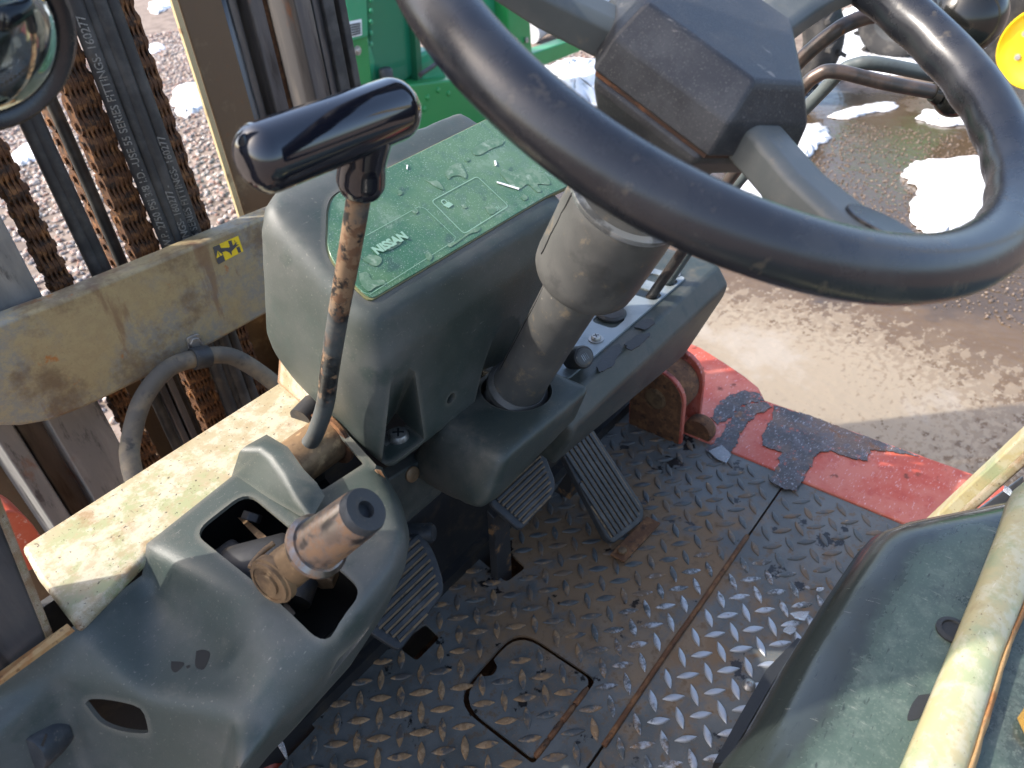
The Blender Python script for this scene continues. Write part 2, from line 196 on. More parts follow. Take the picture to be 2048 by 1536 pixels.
groundm = mat('yard_ground', (.15, .11, .08), .85, layers=[dict(c=(0.206, 0.163, 0.138), t='voro', s=38, lo=.25, hi=.6, a=.8), dict(c=(0.069, 0.047, 0.034), s=7, lo=.45, hi=.62, a=.6), dict(c=(0.053, 0.035, 0.019), s=1.6, d=8, lo=.62, hi=.78, spot=((3.3, .5, -.55), 3.0, .62), a=.95, r=.13),
    dict(c=(0.095, 0.060, 0.030), s=2.6, d=9, lo=.70, hi=.86, spot=((1.85, .5, -.55), 1.2, .85), spst=(1, .55, 1), a=1, r=.15), dict(c=(0.116, 0.079, 0.045), s=5.0, d=10, rg=.7, lo=.95, hi=1.15, spot=((1.95, .45, -.55), 1.2, .85), spst=(1, .55, 1), a=.8, r=.2), dict(c=(0.069, 0.045, 0.023), s=3.4, off=4, d=9, rg=.65, lo=1.0, hi=1.22, spot=((1.75, .60, -.55), 1.0, .80), spst=(1, .6, 1), a=.7, r=.1),
    dict(c=(0.189, 0.146, 0.099), s=17, d=4, st=(1, 1.5, 1), dis=.2, lo=1.10, hi=1.2, spot=((1.95, .5, -.55), 1.25, .92), spst=(1, .55, 1), a=.8, r=.4), dict(c=(0.241, 0.198, 0.142), s=40, d=3, st=(1, 1.3, 1), lo=1.14, hi=1.22, spot=((1.9, .6, -.55), 1.2, .92), spst=(1, .55, 1), a=.75, r=.45), dict(c=(0.258, 0.224, 0.181), s=2.4, off=2, d=10, rg=.7, lo=1.30, hi=1.42, spot=((2.0, .75, -.55), 1.2, .98), spst=(1, .55, 1), a=.8, r=.4)],
    bump=[dict(s=45, k=.10, h=.01, t='voro'), dict(s=9, k=.2, h=.02)])
# ------------------------------------------------------------------ mesh helpers
def finish(name, me, m, parent=None, smooth=False, bevel=0., seg=3, sub=0, solid=0., angle=.6, origin=True):
    if origin and len(me.vertices):
        n = len(me.vertices); a = np.empty(n*3, 'f'); me.vertices.foreach_get('co', a); a = a.reshape(-1, 3)
        c = (a.min(0)+a.max(0))/2; a -= c; me.vertices.foreach_set('co', a.ravel())
    else: c = (0, 0, 0)
    o = bpy.data.objects.new(name, me); COL.objects.link(o); o.location = [float(v) for v in c]
    if m is not None: me.materials.append(m)
    if smooth: me.polygons.foreach_set('use_smooth', [True]*len(me.polygons))
    if bevel:
        b = o.modifiers.new('bevel', 'BEVEL'); b.width = bevel; b.segments = seg; b.limit_method = 'ANGLE'; b.angle_limit = angle; b.harden_normals = False
        me.polygons.foreach_set('use_smooth', [True]*len(me.polygons))
        wn = None
    if solid: s = o.modifiers.new('solid', 'SOLIDIFY'); s.thickness = solid; s.offset = -1
    if bevel: wn = o.modifiers.new('wn', 'WEIGHTED_NORMAL'); wn.keep_sharp = False
    if sub: s = o.modifiers.new('sub', 'SUBSURF'); s.levels = sub; s.render_levels = sub
    if parent is not None: setp(o, parent)
    me.update(); return o
def setp(o, parent):
    o.parent = parent
    pl = Vector(parent.location)
    if parent.parent is not None: pl = pl + parent.matrix_parent_inverse.translation + parent.parent.location
    o.matrix_parent_inverse = Matrix.Translation(-pl)
def mesh(name, verts, faces, m, parent=None, **k):
    me = bpy.data.meshes.new(name); me.from_pydata([tuple(v) for v in verts], [], faces); me.update()
    bm = bmesh.new(); bm.from_mesh(me); bmesh.ops.recalc_face_normals(bm, faces=bm.faces); bm.to_mesh(me); bm.free()
    return finish(name, me, m, parent, **k)
def hull(name, pts, m, parent=None, **k):
    bm = bmesh.new()
    for p in pts: bm.verts.new(p)
    r = bmesh.ops.convex_hull(bm, input=bm.verts)
    bmesh.ops.delete(bm, geom=[v for v in bm.verts if not v.link_faces], context='VERTS')
    bmesh.ops.dissolve_limit(bm, angle_limit=.02, verts=bm.verts, edges=bm.edges)
    bmesh.ops.recalc_face_normals(bm, faces=bm.faces)
    me = bpy.data.meshes.new(name); bm.to_mesh(me); bm.free(); return finish(name, me, m, parent, **k)
def box(name, lo, hi, m, parent=None, **k):
    pts = [(x, y, z) for x in (lo[0], hi[0]) for y in (lo[1], hi[1]) for z in (lo[2], hi[2])]
    f = [(0, 1, 3, 2), (4, 6, 7, 5), (0, 4, 5, 1), (2, 3, 7, 6), (0, 2, 6, 4), (1, 5, 7, 3)]
    return mesh(name, pts, f, m, parent, **k)
def prism(name, pts, vec, m, parent=None, **k):
    n = len(pts); v = [Vector(p) for p in pts]; vv = v+[p+Vector(vec) for p in v]
    f = [tuple(range(n)), tuple(range(2*n-1, n-1, -1))]+[(i, (i+1) % n, n+(i+1) % n, n+i) for i in range(n)]
    return mesh(name, vv, f, m, parent, **k)
def catmull(pts, n=8):
    p = [Vector(q) for q in pts]; p = [p[0]*2-p[1]]+p+[p[-1]*2-p[-2]]; out = []
    for i in range(1, len(p)-2):
        for j in range(n):
            t = j/n; a, b, c, d = p[i-1:i+3]
            out.append(.5*((2*b)+(c-a)*t+(2*a-5*b+4*c-d)*t*t+(-a+3*b-3*c+d)*t**3))
    out.append(p[-2]); return out
def tube(name, pts, r, m, parent=None, n=16, caps=True, sm=8, **k):
    c = catmull(pts, sm) if sm else [Vector(q) for q in pts]
    N = len(c); rr = [r]*N if not hasattr(r, '__len__') else np.interp(np.linspace(0, 1, N), np.linspace(0, 1, len(r)), r)
    v = []; f = []; t0 = (c[1]-c[0]).normalized(); u = t0.orthogonal().normalized()
    for i in range(N):
        t = (c[min(i+1, N-1)]-c[max(i-1, 0)]).normalized(); u = (u-t*u.dot(t)).normalized(); w_ = t.cross(u)
        for j in range(n):
            a = 2*math.pi*j/n; v.append(c[i]+(u*math.cos(a)+w_*math.sin(a))*float(rr[i]))
    for i in range(N-1):
        for j in range(n): f.append((i*n+j, i*n+(j+1) % n, (i+1)*n+(j+1) % n, (i+1)*n+j))
    if caps: f += [tuple(range(n)), tuple(range((N-1)*n, N*n))]
    o = mesh(name, v, f, m, parent, **k)
    for p in o.data.polygons: p.use_smooth = len(p.vertices) == 4
    return o
def lathe(name, o, ax, prof, m, parent=None, n=32, caps=True, **k):
    ax = Vector(ax).normalized(); u = ax.orthogonal().normalized(); w_ = ax.cross(u); o = Vector(o); v = []; f = []
    for r, h in prof:
        for j in range(n):
            a = 2*math.pi*j/n; v.append(o+ax*h+(u*math.cos(a)+w_*math.sin(a))*max(r, 1e-5))
    for i in range(len(prof)-1):
        for j in range(n): f.append((i*n+j, i*n+(j+1) % n, (i+1)*n+(j+1) % n, (i+1)*n+j))
    if caps: f += [tuple(range(n)), tuple(range((len(prof)-1)*n, len(prof)*n))]
    ob = mesh(name, v, f, m, parent, **k)
    bm = bmesh.new(); bm.from_mesh(ob.data); bmesh.ops.remove_doubles(bm, verts=bm.verts, dist=2e-5); bm.to_mesh(ob.data); bm.free()
    for p in ob.data.polygons: p.use_smooth = len(p.vertices) == 4
    md = ob.modifiers.new('es', 'EDGE_SPLIT'); md.split_angle = .7
    return ob
def rounded(pts, r, n=5):
    out = []; N = len(pts); pts = [Vector(p) for p in pts]
    for i in range(N):
        a, b, c = pts[i-1], pts[i], pts[(i+1) % N]; ri = r[i] if hasattr(r, '__len__') else r
        d1 = (a-b); d2 = (c-b); k = min(ri, d1.length*.45, d2.length*.45); p1 = b+d1.normalized()*k; p2 = b+d2.normalized()*k
        for j in range(n+1):
            t = j/n; out.append(p1*(1-t)**2+b*2*t*(1-t)+p2*t*t)
    return out
def bake(o):
    dg = bpy.context.evaluated_depsgraph_get(); dg.update(); me = bpy.data.meshes.new_from_object(o.evaluated_get(dg)); old = o.data
    o.modifiers.clear(); o.data = me; bpy.data.meshes.remove(old)
def cut(o, cutters, rm=True):
    for c in cutters:
        b = o.modifiers.new('cut', 'BOOLEAN'); b.operation = 'DIFFERENCE'; b.object = c; b.solver = 'EXACT'
    bake(o)
    for c in cutters:
        d = c.data; bpy.data.objects.remove(c); bpy.data.meshes.remove(d)
def post_smooth(o, ang=.6):
    o.data.polygons.foreach_set('use_smooth', [True]*len(o.data.polygons)); md = o.modifiers.new('es', 'EDGE_SPLIT'); md.split_angle = ang
def thing(name, label, cat, loc, group=None):
    o = bpy.data.objects.new(name, None); COL.objects.link(o); o.location = loc; o.empty_display_size = .05; return tag(o, label, cat, group)
def tag(o, label, cat, group=None):
    o['label'] = label; o['category'] = cat
    if group: o['group'] = group
    return o
def struct(o): o['kind'] = 'structure'; return o
def screw(name, p, ax, r, m, parent, phillips=True, washer=True):
    prof = ([(r*1.55, 0), (r*1.55, r*.25)] if washer else [])+[(r, 0 if not washer else r*.25), (r, r*.7), (r*.8, r*.95), (r*.3, r*1.05)]
    o = lathe(name, p, ax, prof, m, parent, n=20)
    if phillips:
        ax = Vector(ax).normalized(); u = ax.orthogonal().normalized(); w_ = ax.cross(u); c = Vector(p)+ax*r*1.07
        for d, e in ((u, w_), (w_, u)):
            pts = [c+d*r*.55+e*r*.1, c+d*r*.55-e*r*.1, c-d*r*.55-e*r*.1, c-d*r*.55+e*r*.1]
            prism('drive_slot', pts, -ax*r*.2, black, o)
    return o
def hexbolt(name, p, ax, r, h, m, parent):
    ax = Vector(ax).normalized(); u = ax.orthogonal().normalized(); w_ = ax.cross(u)
    return prism(name, [Vector(p)+(u*math.cos(a)+w_*math.sin(a))*r for a in [i*math.pi/3 for i in range(6)]], ax*h, m, parent, bevel=r*.12, seg=2)
def blob(pts, n=4, jit=.0):
    c = catmull(list(pts)+[pts[0]], n)[:-1]
    return [p+Vector((random.uniform(-jit, jit), random.uniform(-jit, jit), 0)) for p in c]
def text_mesh(name, s, size, m, parent, fn, align='LEFT', shear=0., bold=0.):
    cu = bpy.data.curves.new(name, 'FONT'); cu.body = s; cu.size = size; cu.align_x = align; cu.align_y = 'CENTER'; cu.shear = shear; cu.offset = bold; cu.resolution_u = 3
    t = bpy.data.objects.new(name, cu); COL.objects.link(t); dg = bpy.context.evaluated_depsgraph_get(); dg.update()
    me = bpy.data.meshes.new_from_object(t.evaluated_get(dg)); bpy.data.objects.remove(t); bpy.data.curves.remove(cu)
    for v in me.vertices: v.co = fn(v.co.x, v.co.y)
    me.materials.clear(); return finish(name, me, m, parent)

def soften(name, verts, faces, m, el=.008, it=20, solid=0., flip=None):
    """moulded skin: fine, evenly split mesh whose creases are relaxed into soft radii (open borders stay put)"""
    me = bpy.data.meshes.new(name); me.from_pydata([tuple(v) for v in verts], [], faces); me.update()
    return soften_me(name, me, m, el, it, solid, flip)
def soften_me(name, me, m, el, it, solid, flip=None):
    bm = bmesh.new(); bm.from_mesh(me); bmesh.ops.recalc_face_normals(bm, faces=bm.faces)
    if flip is not None:
        bm.faces.ensure_lookup_table()
        if bm.faces[flip].normal.z < 0: bmesh.ops.reverse_faces(bm, faces=bm.faces)
    bmesh.ops.triangulate(bm, faces=bm.faces, quad_method='BEAUTY', ngon_method='BEAUTY')
    for k in range(9):
        L = [e for e in bm.edges if e.calc_length() > el*1.35]
        if not L: break
        bmesh.ops.subdivide_edges(bm, edges=L, cuts=1, use_grid_fill=False)
        bmesh.ops.triangulate(bm, faces=[f for f in bm.faces if len(f.verts) > 3])
        bmesh.ops.beautify_fill(bm, faces=bm.faces, edges=[e for e in bm.edges if len(e.link_faces) == 2 and e.calc_face_angle(9) < .02])
    for k in range(it):
        bmesh.ops.smooth_vert(bm, verts=[v for v in bm.verts if not v.is_boundary], factor=.5, use_axis_x=True, use_axis_y=True, use_axis_z=True)
    bm.to_mesh(me); bm.free()
    return finish(name, me, m, None, smooth=True, solid=solid)
def hull_me(name, pts):
    bm = bmesh.new()
    for p in pts: bm.verts.new(p)
    bmesh.ops.convex_hull(bm, input=bm.verts); bmesh.ops.delete(bm, geom=[v for v in bm.verts if not v.link_faces], context='VERTS')
    me = bpy.data.meshes.new(name); bm.to_mesh(me); bm.free(); return me
# ================================================================== SETTING
GZ = -.55
gr = struct(mesh('ground', [(-400, -400, GZ), (400, -400, GZ), (400, 400, GZ), (-400, 400, GZ)], [(0, 1, 2, 3)], groundm, origin=False))
def snow(pix, h, jit, label=None):
    pts = [P(a, b, z=GZ) for a, b in pix]; c = blob(pts, 8, jit); n = len(c); cen = sum(c, Vector())/n
    rings = [(1.0, .002), (.97, h*.45), (.9, h*.8), (.7, h), (.4, h*1.05)]; v = []; f = []
    for s, z in rings:
        for p in c: q = cen+(p-cen)*s; v.append((q.x+random.uniform(-jit, jit)*.4, q.y+random.uniform(-jit, jit)*.4, GZ+z+random.uniform(0, h*.15)))
    v.append((cen.x, cen.y, GZ+h*1.05))
    for i in range(len(rings)-1):
        for j in range(n): f.append((i*n+j, i*n+(j+1) % n, (i+1)*n+(j+1) % n, (i+1)*n+j))
    L = (len(rings)-1)*n
    for j in range(n): f.append((L+j, L+(j+1) % n, len(v)-1))
    return v, f
sv = []; sf = []
for pix, h, jit in [
    ([(1800, 350), (1830, 328), (1880, 322), (1990, 322), (2000, 420), (1975, 455), (1900, 474), (1835, 460), (1818, 420), (1835, 385)], .03, .012),
    ([(1462, 385), (1490, 345), (1530, 356), (1592, 402), (1612, 436), (1560, 428), (1500, 405)], .025, .01),
    ([(1608, 190), (1622, 120), (1650, 70), (1690, 20), (1760, 20), (1800, 60), (1860, 88), (1900, 115), (1930, 140), (1880, 150), (1790, 150), (1690, 160)], .03, .03),
    ([(1835, 240), (1850, 225), (1905, 222), (1960, 228), (1950, 248), (1880, 252)], .02, .015), ([(1575, 300), (1590, 258), (1640, 250), (1660, 275), (1630, 300), (1600, 330)], .02, .012),
    ([(1650, 235), (1700, 218), (1780, 205), (1790, 218), (1740, 228), (1690, 240)], .012, .012), ([(1075, 145), (1110, 128), (1150, 120), (1215, 130), (1230, 180), (1190, 215), (1150, 205), (1110, 170)], .03, .03),
    ([(300, 8), (330, -6), (350, 5), (330, 22), (305, 28)], .03, .03), ([(345, 185), (365, 172), (405, 170), (425, 195), (405, 218), (370, 236), (350, 215)], .03, .02), ([(290, 95), (318, 88), (330, 100), (300, 108)], .02, .015),
    ([(272, 120), (292, 118), (300, 160), (285, 165)], .02, .02), ([(25, 318), (45, 296), (80, 292), (100, 310), (60, 328), (35, 335)], .03, .012), ([(1030, -40), (1110, -60), (1180, -20), (1150, 30), (1060, 20)], .03, .05),
    ([(1990, 300), (2100, 280), (2140, 380), (2050, 460), (1990, 440)], .03, .02), ([(1405, 395), (1425, 372), (1450, 380), (1430, 402)], .012, .006)]:
    v, f = snow(pix, h, jit); b0 = len(sv); sv += v; sf += [tuple(i+b0 for i in q) for q in f]
so_ = mesh('snow', sv, sf, snowm, smooth=True); so_['kind'] = 'stuff'; tag(so_, 'thin melting snow lying in patches on the yard', 'snow')
def rocks(name, N, xr, yr, sr, seed, rm=stonem):
    rg = np.random.default_rng(seed); t = (1+5**.5)/2
    iv = np.array([(-1, t, 0), (1, t, 0), (-1, -t, 0), (1, -t, 0), (0, -1, t), (0, 1, t), (0, -1, -t), (0, 1, -t), (t, 0, -1), (t, 0, 1), (-t, 0, -1), (-t, 0, 1)])/1.9
    fi = np.array([(0, 11, 5), (0, 5, 1), (0, 1, 7), (0, 7, 10), (0, 10, 11), (1, 5, 9), (5, 11, 4), (11, 10, 2), (10, 7, 6), (7, 1, 8), (3, 9, 4), (3, 4, 2), (3, 2, 6), (3, 6, 8), (3, 8, 9), (4, 9, 5), (2, 4, 11), (6, 2, 10), (8, 6, 7), (9, 8, 1)])
    V = iv[None]*(1+rg.uniform(-.25, .25, (N, 12, 1))); s = rg.uniform(*sr, (N, 1, 1))*rg.uniform(.65, 1.25, (N, 1, 3)); s[:, :, 2] *= .7; V = V*s
    a = rg.uniform(0, 6.28, N); c_, s_ = np.cos(a)[:, None], np.sin(a)[:, None]
    X = V[:, :, 0]*c_-V[:, :, 1]*s_; Y = V[:, :, 0]*s_+V[:, :, 1]*c_
    V[:, :, 0] = X+rg.uniform(*xr, (N, 1)); V[:, :, 1] = Y+rg.uniform(*yr, (N, 1)); V[:, :, 2] += GZ+s[:, :, 2]*.35
    F = (fi[None]+np.arange(N)[:, None, None]*12).reshape(-1, 3)
    me = bpy.data.meshes.new(name); me.vertices.add(N*12); me.vertices.foreach_set('co', V.reshape(-1).astype('f')); me.loops.add(len(F)*3); me.loops.foreach_set('vertex_index', F.ravel().astype('i'))
    me.polygons.add(len(F)); me.polygons.foreach_set('loop_start', np.arange(0, len(F)*3, 3, dtype='i')); me.polygons.foreach_set('loop_total', np.full(len(F), 3, 'i')); me.update(calc_edges=True)
    o = finish(name, me, rm, smooth=True); o['kind'] = 'stuff'; return o
tag(rocks('gravel', 26000, (.5, 5.2), (2.2, 8.5), (.010, .021), 3), 'loose brown and grey gravel covering the yard ahead of the mast', 'gravel')
tag(rocks('wet_gravel', 3200, (2.55, 4.4), (.0, 1.2), (.003, .0075), 5, wetstone), 'wet gravel bits around the puddle beside the red step', 'gravel')

# ================================================================== FLOOR
def fl(px, py, z=0.): return P(px, py, z=z)
HX0, HX1, HY0, HY1 = .297, .422, .286, .408
def hatch_outline(e, z):
    c = [Vector((HX0-e, HY0-e, z)), Vector((HX1+e, HY0-e, z)), Vector((HX1+e, HY1+e, z)), Vector((HX0-e, HY1+e, z))]
    return rounded(c, [.006, .012, .036, .040], 6)
SEAM = .231
fp = thing('floor_plate', 'dark painted tread plate floor under the three pedals, with square hatch', 'floor plate', (.5, .45, 0))
pl_ = prism('plate', [(-.02, SEAM+.0015, 0), (.902, SEAM+.0015, 0), (.906, .45, 0), (.95, .66, 0), (-.02, .66, 0)], (0, 0, -.005), floorm)
slot = rounded([fl(850, 1022), fl(905, 1000), fl(1052, 1135), fl(1012, 1165)], .008, 4); slot2 = rounded([fl(790, 1290), fl(850, 1245), fl(880, 1275), fl(833, 1322)], .006, 3)
corner = rounded([fl(380, 1620), fl(598, 1428), fl(632, 1455), fl(552, 1540), fl(480, 1660)], .004, 3)
cut(pl_, [prism('c', [p+Vector((0, 0, .02)) for p in hatch_outline(.0032, 0)], (0, 0, -.05), None)]+[prism('c', [p+Vector((0, 0, .02)) for p in s], (0, 0, -.05), None) for s in (slot, slot2, corner)])
setp(pl_, fp)
rp = thing('rear_floor_plate', 'narrow tread plate floor behind the seam with polished silver lugs', 'floor plate', (.6, .1, 0))
prism('plate', [(-.02, SEAM-.0015, -.001), (.902, SEAM-.0015, -.001), (.902, -.10, -.001), (-.02, -.10, -.001)], (0, 0, -.005), floorm, rp)
fh = thing('floor_hatch', 'square hinged tread plate hatch lid with finger notch in the floor', 'hatch', (.36, .35, 0))
lid = prism('lid', hatch_outline(-.0018, -.0005), (0, 0, -.004), floorm)
nt_ = [fl(*q) for q in ((922, 1352), (944, 1338), (955, 1346), (968, 1352), (986, 1348), (994, 1332), (986, 1316), (976, 1308), (984, 1290), (950, 1285), (915, 1320))]
cut(lid, [prism('c', [p+Vector((0, 0, .02)) for p in blob(nt_, 4)], (0, 0, -.05), None)]); setp(lid, fh)
hy = HY0-.0005; hz = .0015
tube('hinge_pin', [(HX0+.004, hy, hz), (HX1-.014, hy, hz)], .0026, rustm, fh, n=10, sm=0)
for k in range(4): x0 = HX0+.006+k*.026; tube('hinge_knuckle', [(x0, hy, hz), (x0+.022, hy, hz)], .0036, rustm, fh, n=12, sm=0)
# lugs
LP = .0258; LL = .0150; LW = .0050; LH = .0022
def lug_mesh():
    n = 14; v = []; f = []
    rings = [(1, 0), (.86, .7), (.62, 1.0)]
    for s, h in rings:
        for i in range(n):
            a = 2*math.pi*i/n; c, sn = math.cos(a), math.sin(a); x = c*LL*(1-(1-s)*.45); y = sn*abs(sn)**.25*LW*(1-c*c*.55)*s
            v.append((x, y, LH*h-(.0006 if h == 0 else 0)))
    for i in range(len(rings)-1):
        for j in range(n): f.append((i*n+j, i*n+(j+1) % n, (i+1)*n+(j+1) % n, (i+1)*n+j))
    f.append(tuple(range((len(rings)-1)*n, len(rings)*n)))
    me = bpy.data.meshes.new('lug'); me.from_pydata(v, [], f); me.materials.append(lugm); me.polygons.foreach_set('use_smooth', [True]*len(f)); me.update(); return me
LUG = lug_mesh(); lv = np.array([v.co for v in LUG.vertices]); lf = [tuple(p.vertices) for p in LUG.polygons]
def inpoly(p, poly):
    r = False; n = len(poly)
    for i in range(n):
        a, b = poly[i], poly[i-1]
        if (a.y > p[1]) != (b.y > p[1]) and p[0] < (b.x-a.x)*(p[1]-a.y)/(b.y-a.y)+a.x: r = not r
    return r
hol = [hatch_outline(.0, 0), slot, slot2, corner]
def near_edge(p, poly, d):
    for i in range(len(poly)):
        a, b = poly[i-1], poly[i]; ab = Vector((b.x-a.x, b.y-a.y)); ap = Vector((p[0]-a.x, p[1]-a.y)); t = max(0, min(1, ap.dot(ab)/max(ab.dot(ab), 1e-9)))
        if (ap-ab*t).length < d: return True
    return False
groups = {'f': [], 'r': [], 'h': []}
a45 = math.radians(45)
ex = Vector((math.cos(-a45), math.sin(-a45), 0)); ey = Vector((math.cos(a45), math.sin(a45), 0))
o0 = (fl(757, 1477)+Vector((0, 0, 0))); o0.z = 0
for i in range(-45, 60):
    for j in range(-45, 60):
        p = o0+ex*LP*i+ey*LP*j; an = -a45 if (i+j) % 2 == 0 else a45
        if p.x < 0 or p.x > .888: continue
        if p.y > SEAM:
            if p.y < SEAM+.008 or p.y > .64: continue
            if inpoly(p, hol[0]):
                if near_edge(p, hol[0], .007) or (inpoly(p, nt_) or near_edge(p, nt_, .008)): continue
                groups['h'].append((p+Vector((0, 0, -.0005)), an)); continue
            if any(inpoly(p, h) or near_edge(p, h, .008) for h in hol): continue
            groups['f'].append((p, an))
        elif p.y > .02 and p.y < SEAM-.008 and p.x > .25: groups['r'].append((p+Vector((0, 0, -.001)), an))
for key, par in (('f', fp), ('r', rp), ('h', fh)):
    L = sorted(groups[key], key=lambda q: (q[0]-CAMPOS).length)
    # nearest and unhidden first: what lies under the console or behind the cowl goes to the joined rest
    vis = [q for q in L if q[0].y < .60 and not (q[0].y > .44 and q[0].x < .22)]; rest = [q for q in L if q not in vis]
    rest += vis[290:]; vis = vis[:290]
    for p, an in vis:
        o = bpy.data.objects.new('lug', LUG); COL.objects.link(o); o.location = p; o.rotation_euler = (0, 0, an+random.uniform(-.03, .03)); o.scale = (random.uniform(.95, 1.05), random.uniform(.92, 1.08), random.uniform(.75, 1.1)); setp(o, par)
    if rest:
        V = []; F = []
        for p, an in rest:
            c, s = math.cos(an), math.sin(an); b0 = len(V)
            V += [(p.x+x*c-y*s, p.y+x*s+y*c, p.z+z) for x, y, z in lv]; F += [tuple(i+b0 for i in q) for q in lf]
        o = mesh('lug_field', V, F, lugm, par, smooth=True); o['kind'] = 'stuff'
q = fl(1498, 1370); bt = lathe('floor_bolt', (q.x, q.y, -.001), (0, 0, 1), [(.0085, 0), (.0085, .0015), (.006, .004), (.003, .0048), (.0022, .0035)], steel, rp, n=20)
dark_underbox = tag(box('underfloor_dark_box', (-.1, -.1, -.42), (.98, .80, -.09), rustm), 'rusty box added under the tread plate floor so its holes look dark', 'frame')  # added box, darkens what shows through the floor holes
# seam rod resting in the joint
tag(tube('seam_rod', [(.36, SEAM-.001, .001), (.50, SEAM+.0005, .002), (.62, SEAM, .0015), (.75, SEAM+.001, .0005)], .0035, rustm, n=8, sm=4), 'thin rusty strip lying in the floor plate seam', 'strip')

# ================================================================== RED STEP AND BRACKET
ZS = .003
sp = thing('side_step', 'red painted step along the right sill with worn black grip patches', 'step', (1.0, .3, 0))
outl = [(1355, 676), (1400, 694), (1445, 722), (1490, 752), (1518, 775), (1530, 800), (1640, 838), (1940, 945), (2200, 1040)]
op = [fl(a, b, ZS) for a, b in outl]; inner = [Vector((.903, -.12, ZS)), Vector((.903, .42, ZS)), Vector((.925, .53, ZS)), Vector((.98, .60, ZS))]
ring = op+inner
prism('step_plate', ring, (0, 0, -.012), redm, sp, bevel=.003, seg=2)
prism('skirt', [p+Vector((-.004, 0, -.013)) for p in op]+[p+Vector((-.02, 0, -.013)) for p in reversed(op)], (0, 0, -.30), redm, sp)
z6 = lambda X, Y: fl(1288+X*.371, 480+Y*.371, ZS+.0015)
for poly in ([(365, 960), (390, 890), (450, 840), (540, 810), (620, 825), (650, 865), (580, 875), (505, 905), (470, 955), (400, 992)],
             [(500, 908), (470, 960), (410, 1060), (330, 1130), (385, 1175), (440, 1200), (482, 1130), (540, 1005), (600, 945), (690, 902), (655, 872), (585, 880)],
             [(700, 892), (692, 960), (640, 1045), (640, 1110), (740, 1142), (720, 1220), (680, 1300), (760, 1345), (820, 1352), (890, 1235), (932, 1150), (1000, 1135), (1110, 1175), (1200, 1190), (1222, 1132), (1330, 1140), (1480, 1165), (1250, 1080), (1050, 1008), (900, 950)]):
    pts = []
    base = [z6(*q) for q in poly]
    for i in range(len(base)):
        a, b = base[i-1], base[i]
        nst = max(4, int((b-a).length/.003))
        for k_ in range(nst):
            t = k_/nst; wv = .0016*math.sin(t*9+i*2.1)+.001*math.sin(t*31+i)
            pts.append(a.lerp(b, t)+Vector((wv*.5+random.uniform(-.0012, .0012), wv+random.uniform(-.0012, .0012), 0)))
    gi_ = len([o for o in bpy.data.objects if o.name.startswith('grip_patch')]); prism('grip_patch', [q+Vector((0, 0, .0004*gi_)) for q in pts], (0, 0, -.0012), gripm, sp)
tag(prism('ice_film', [z6(*q) for q in ((350, 1140), (420, 1110), (470, 1160), (445, 1205), (390, 1180))], (0, 0, .002), icem), 'thin clear ice sheet on the step edge by the floor', 'ice')
br = thing('pivot_bracket', 'red steel clevis bracket with rusty pin boss at front of the step', 'bracket', (.95, .48, 0))
zb = lambda X, Y: (1100+X*.2604, 480+Y*.2604)
# two cheeks parallel to the truck's side, rounded on top, with a boss between them
def cheek(x, y0, y1, zt, name):
    r = (y1-y0)/2; yc = (y0+y1)/2; pts = [Vector((x, y0, -.02)), Vector((x, y1, -.02))]+[Vector((x, yc+r*math.cos(t), zt-r+r*math.sin(t))) for t in np.linspace(0, math.pi, 13)]
    return prism(name, pts, (.010, 0, 0), redm, br, bevel=.002, seg=2)
b0 = P(1318, 790, x=.885); cheek(.875, b0.y-.052, b0.y+.052, b0.z+.058, 'cheek')
cheek(.945, b0.y-.050, b0.y+.056, b0.z+.060, 'cheek')
lathe('pin_boss', (.885, b0.y, b0.z), (1, 0, 0), [(.044, 0), (.047, .006), (.047, .052), (.044, .06)], rustm, br)
lathe('pin_end', (.875, b0.y, b0.z), (-1, 0, 0), [(.020, 0), (.020, .0035), (.015, .005)], dirtymetal, br)
_r = .0485; prism('cheek_shade_dirt', [Vector((.8742, b0.y-_r, -.004)), Vector((.8742, b0.y+_r, -.004))]+[Vector((.8742, b0.y+_r*math.cos(t), b0.z+.055-_r+_r*math.sin(t))) for t in np.linspace(0, math.pi, 13)], (-.0012, 0, 0), rustm, br)  # brown sheet paints the cheek's shade and dirt over the red
lathe('rod_eye', (.905, b0.y-.066, .012), (1, 0, 0), [(.024, 0), (.026, .004), (.026, .02), (.024, .024)], rustm, br)
tag(lathe('drain_cap', P(1220, 785, z=.10), (0, -.3, 1), [(.016, -.05), (.016, 0), (.019, .002), (.019, .008), (.014, .011)], darkpart), 'dark round cap peeking out beneath the right dash panel', 'cap')

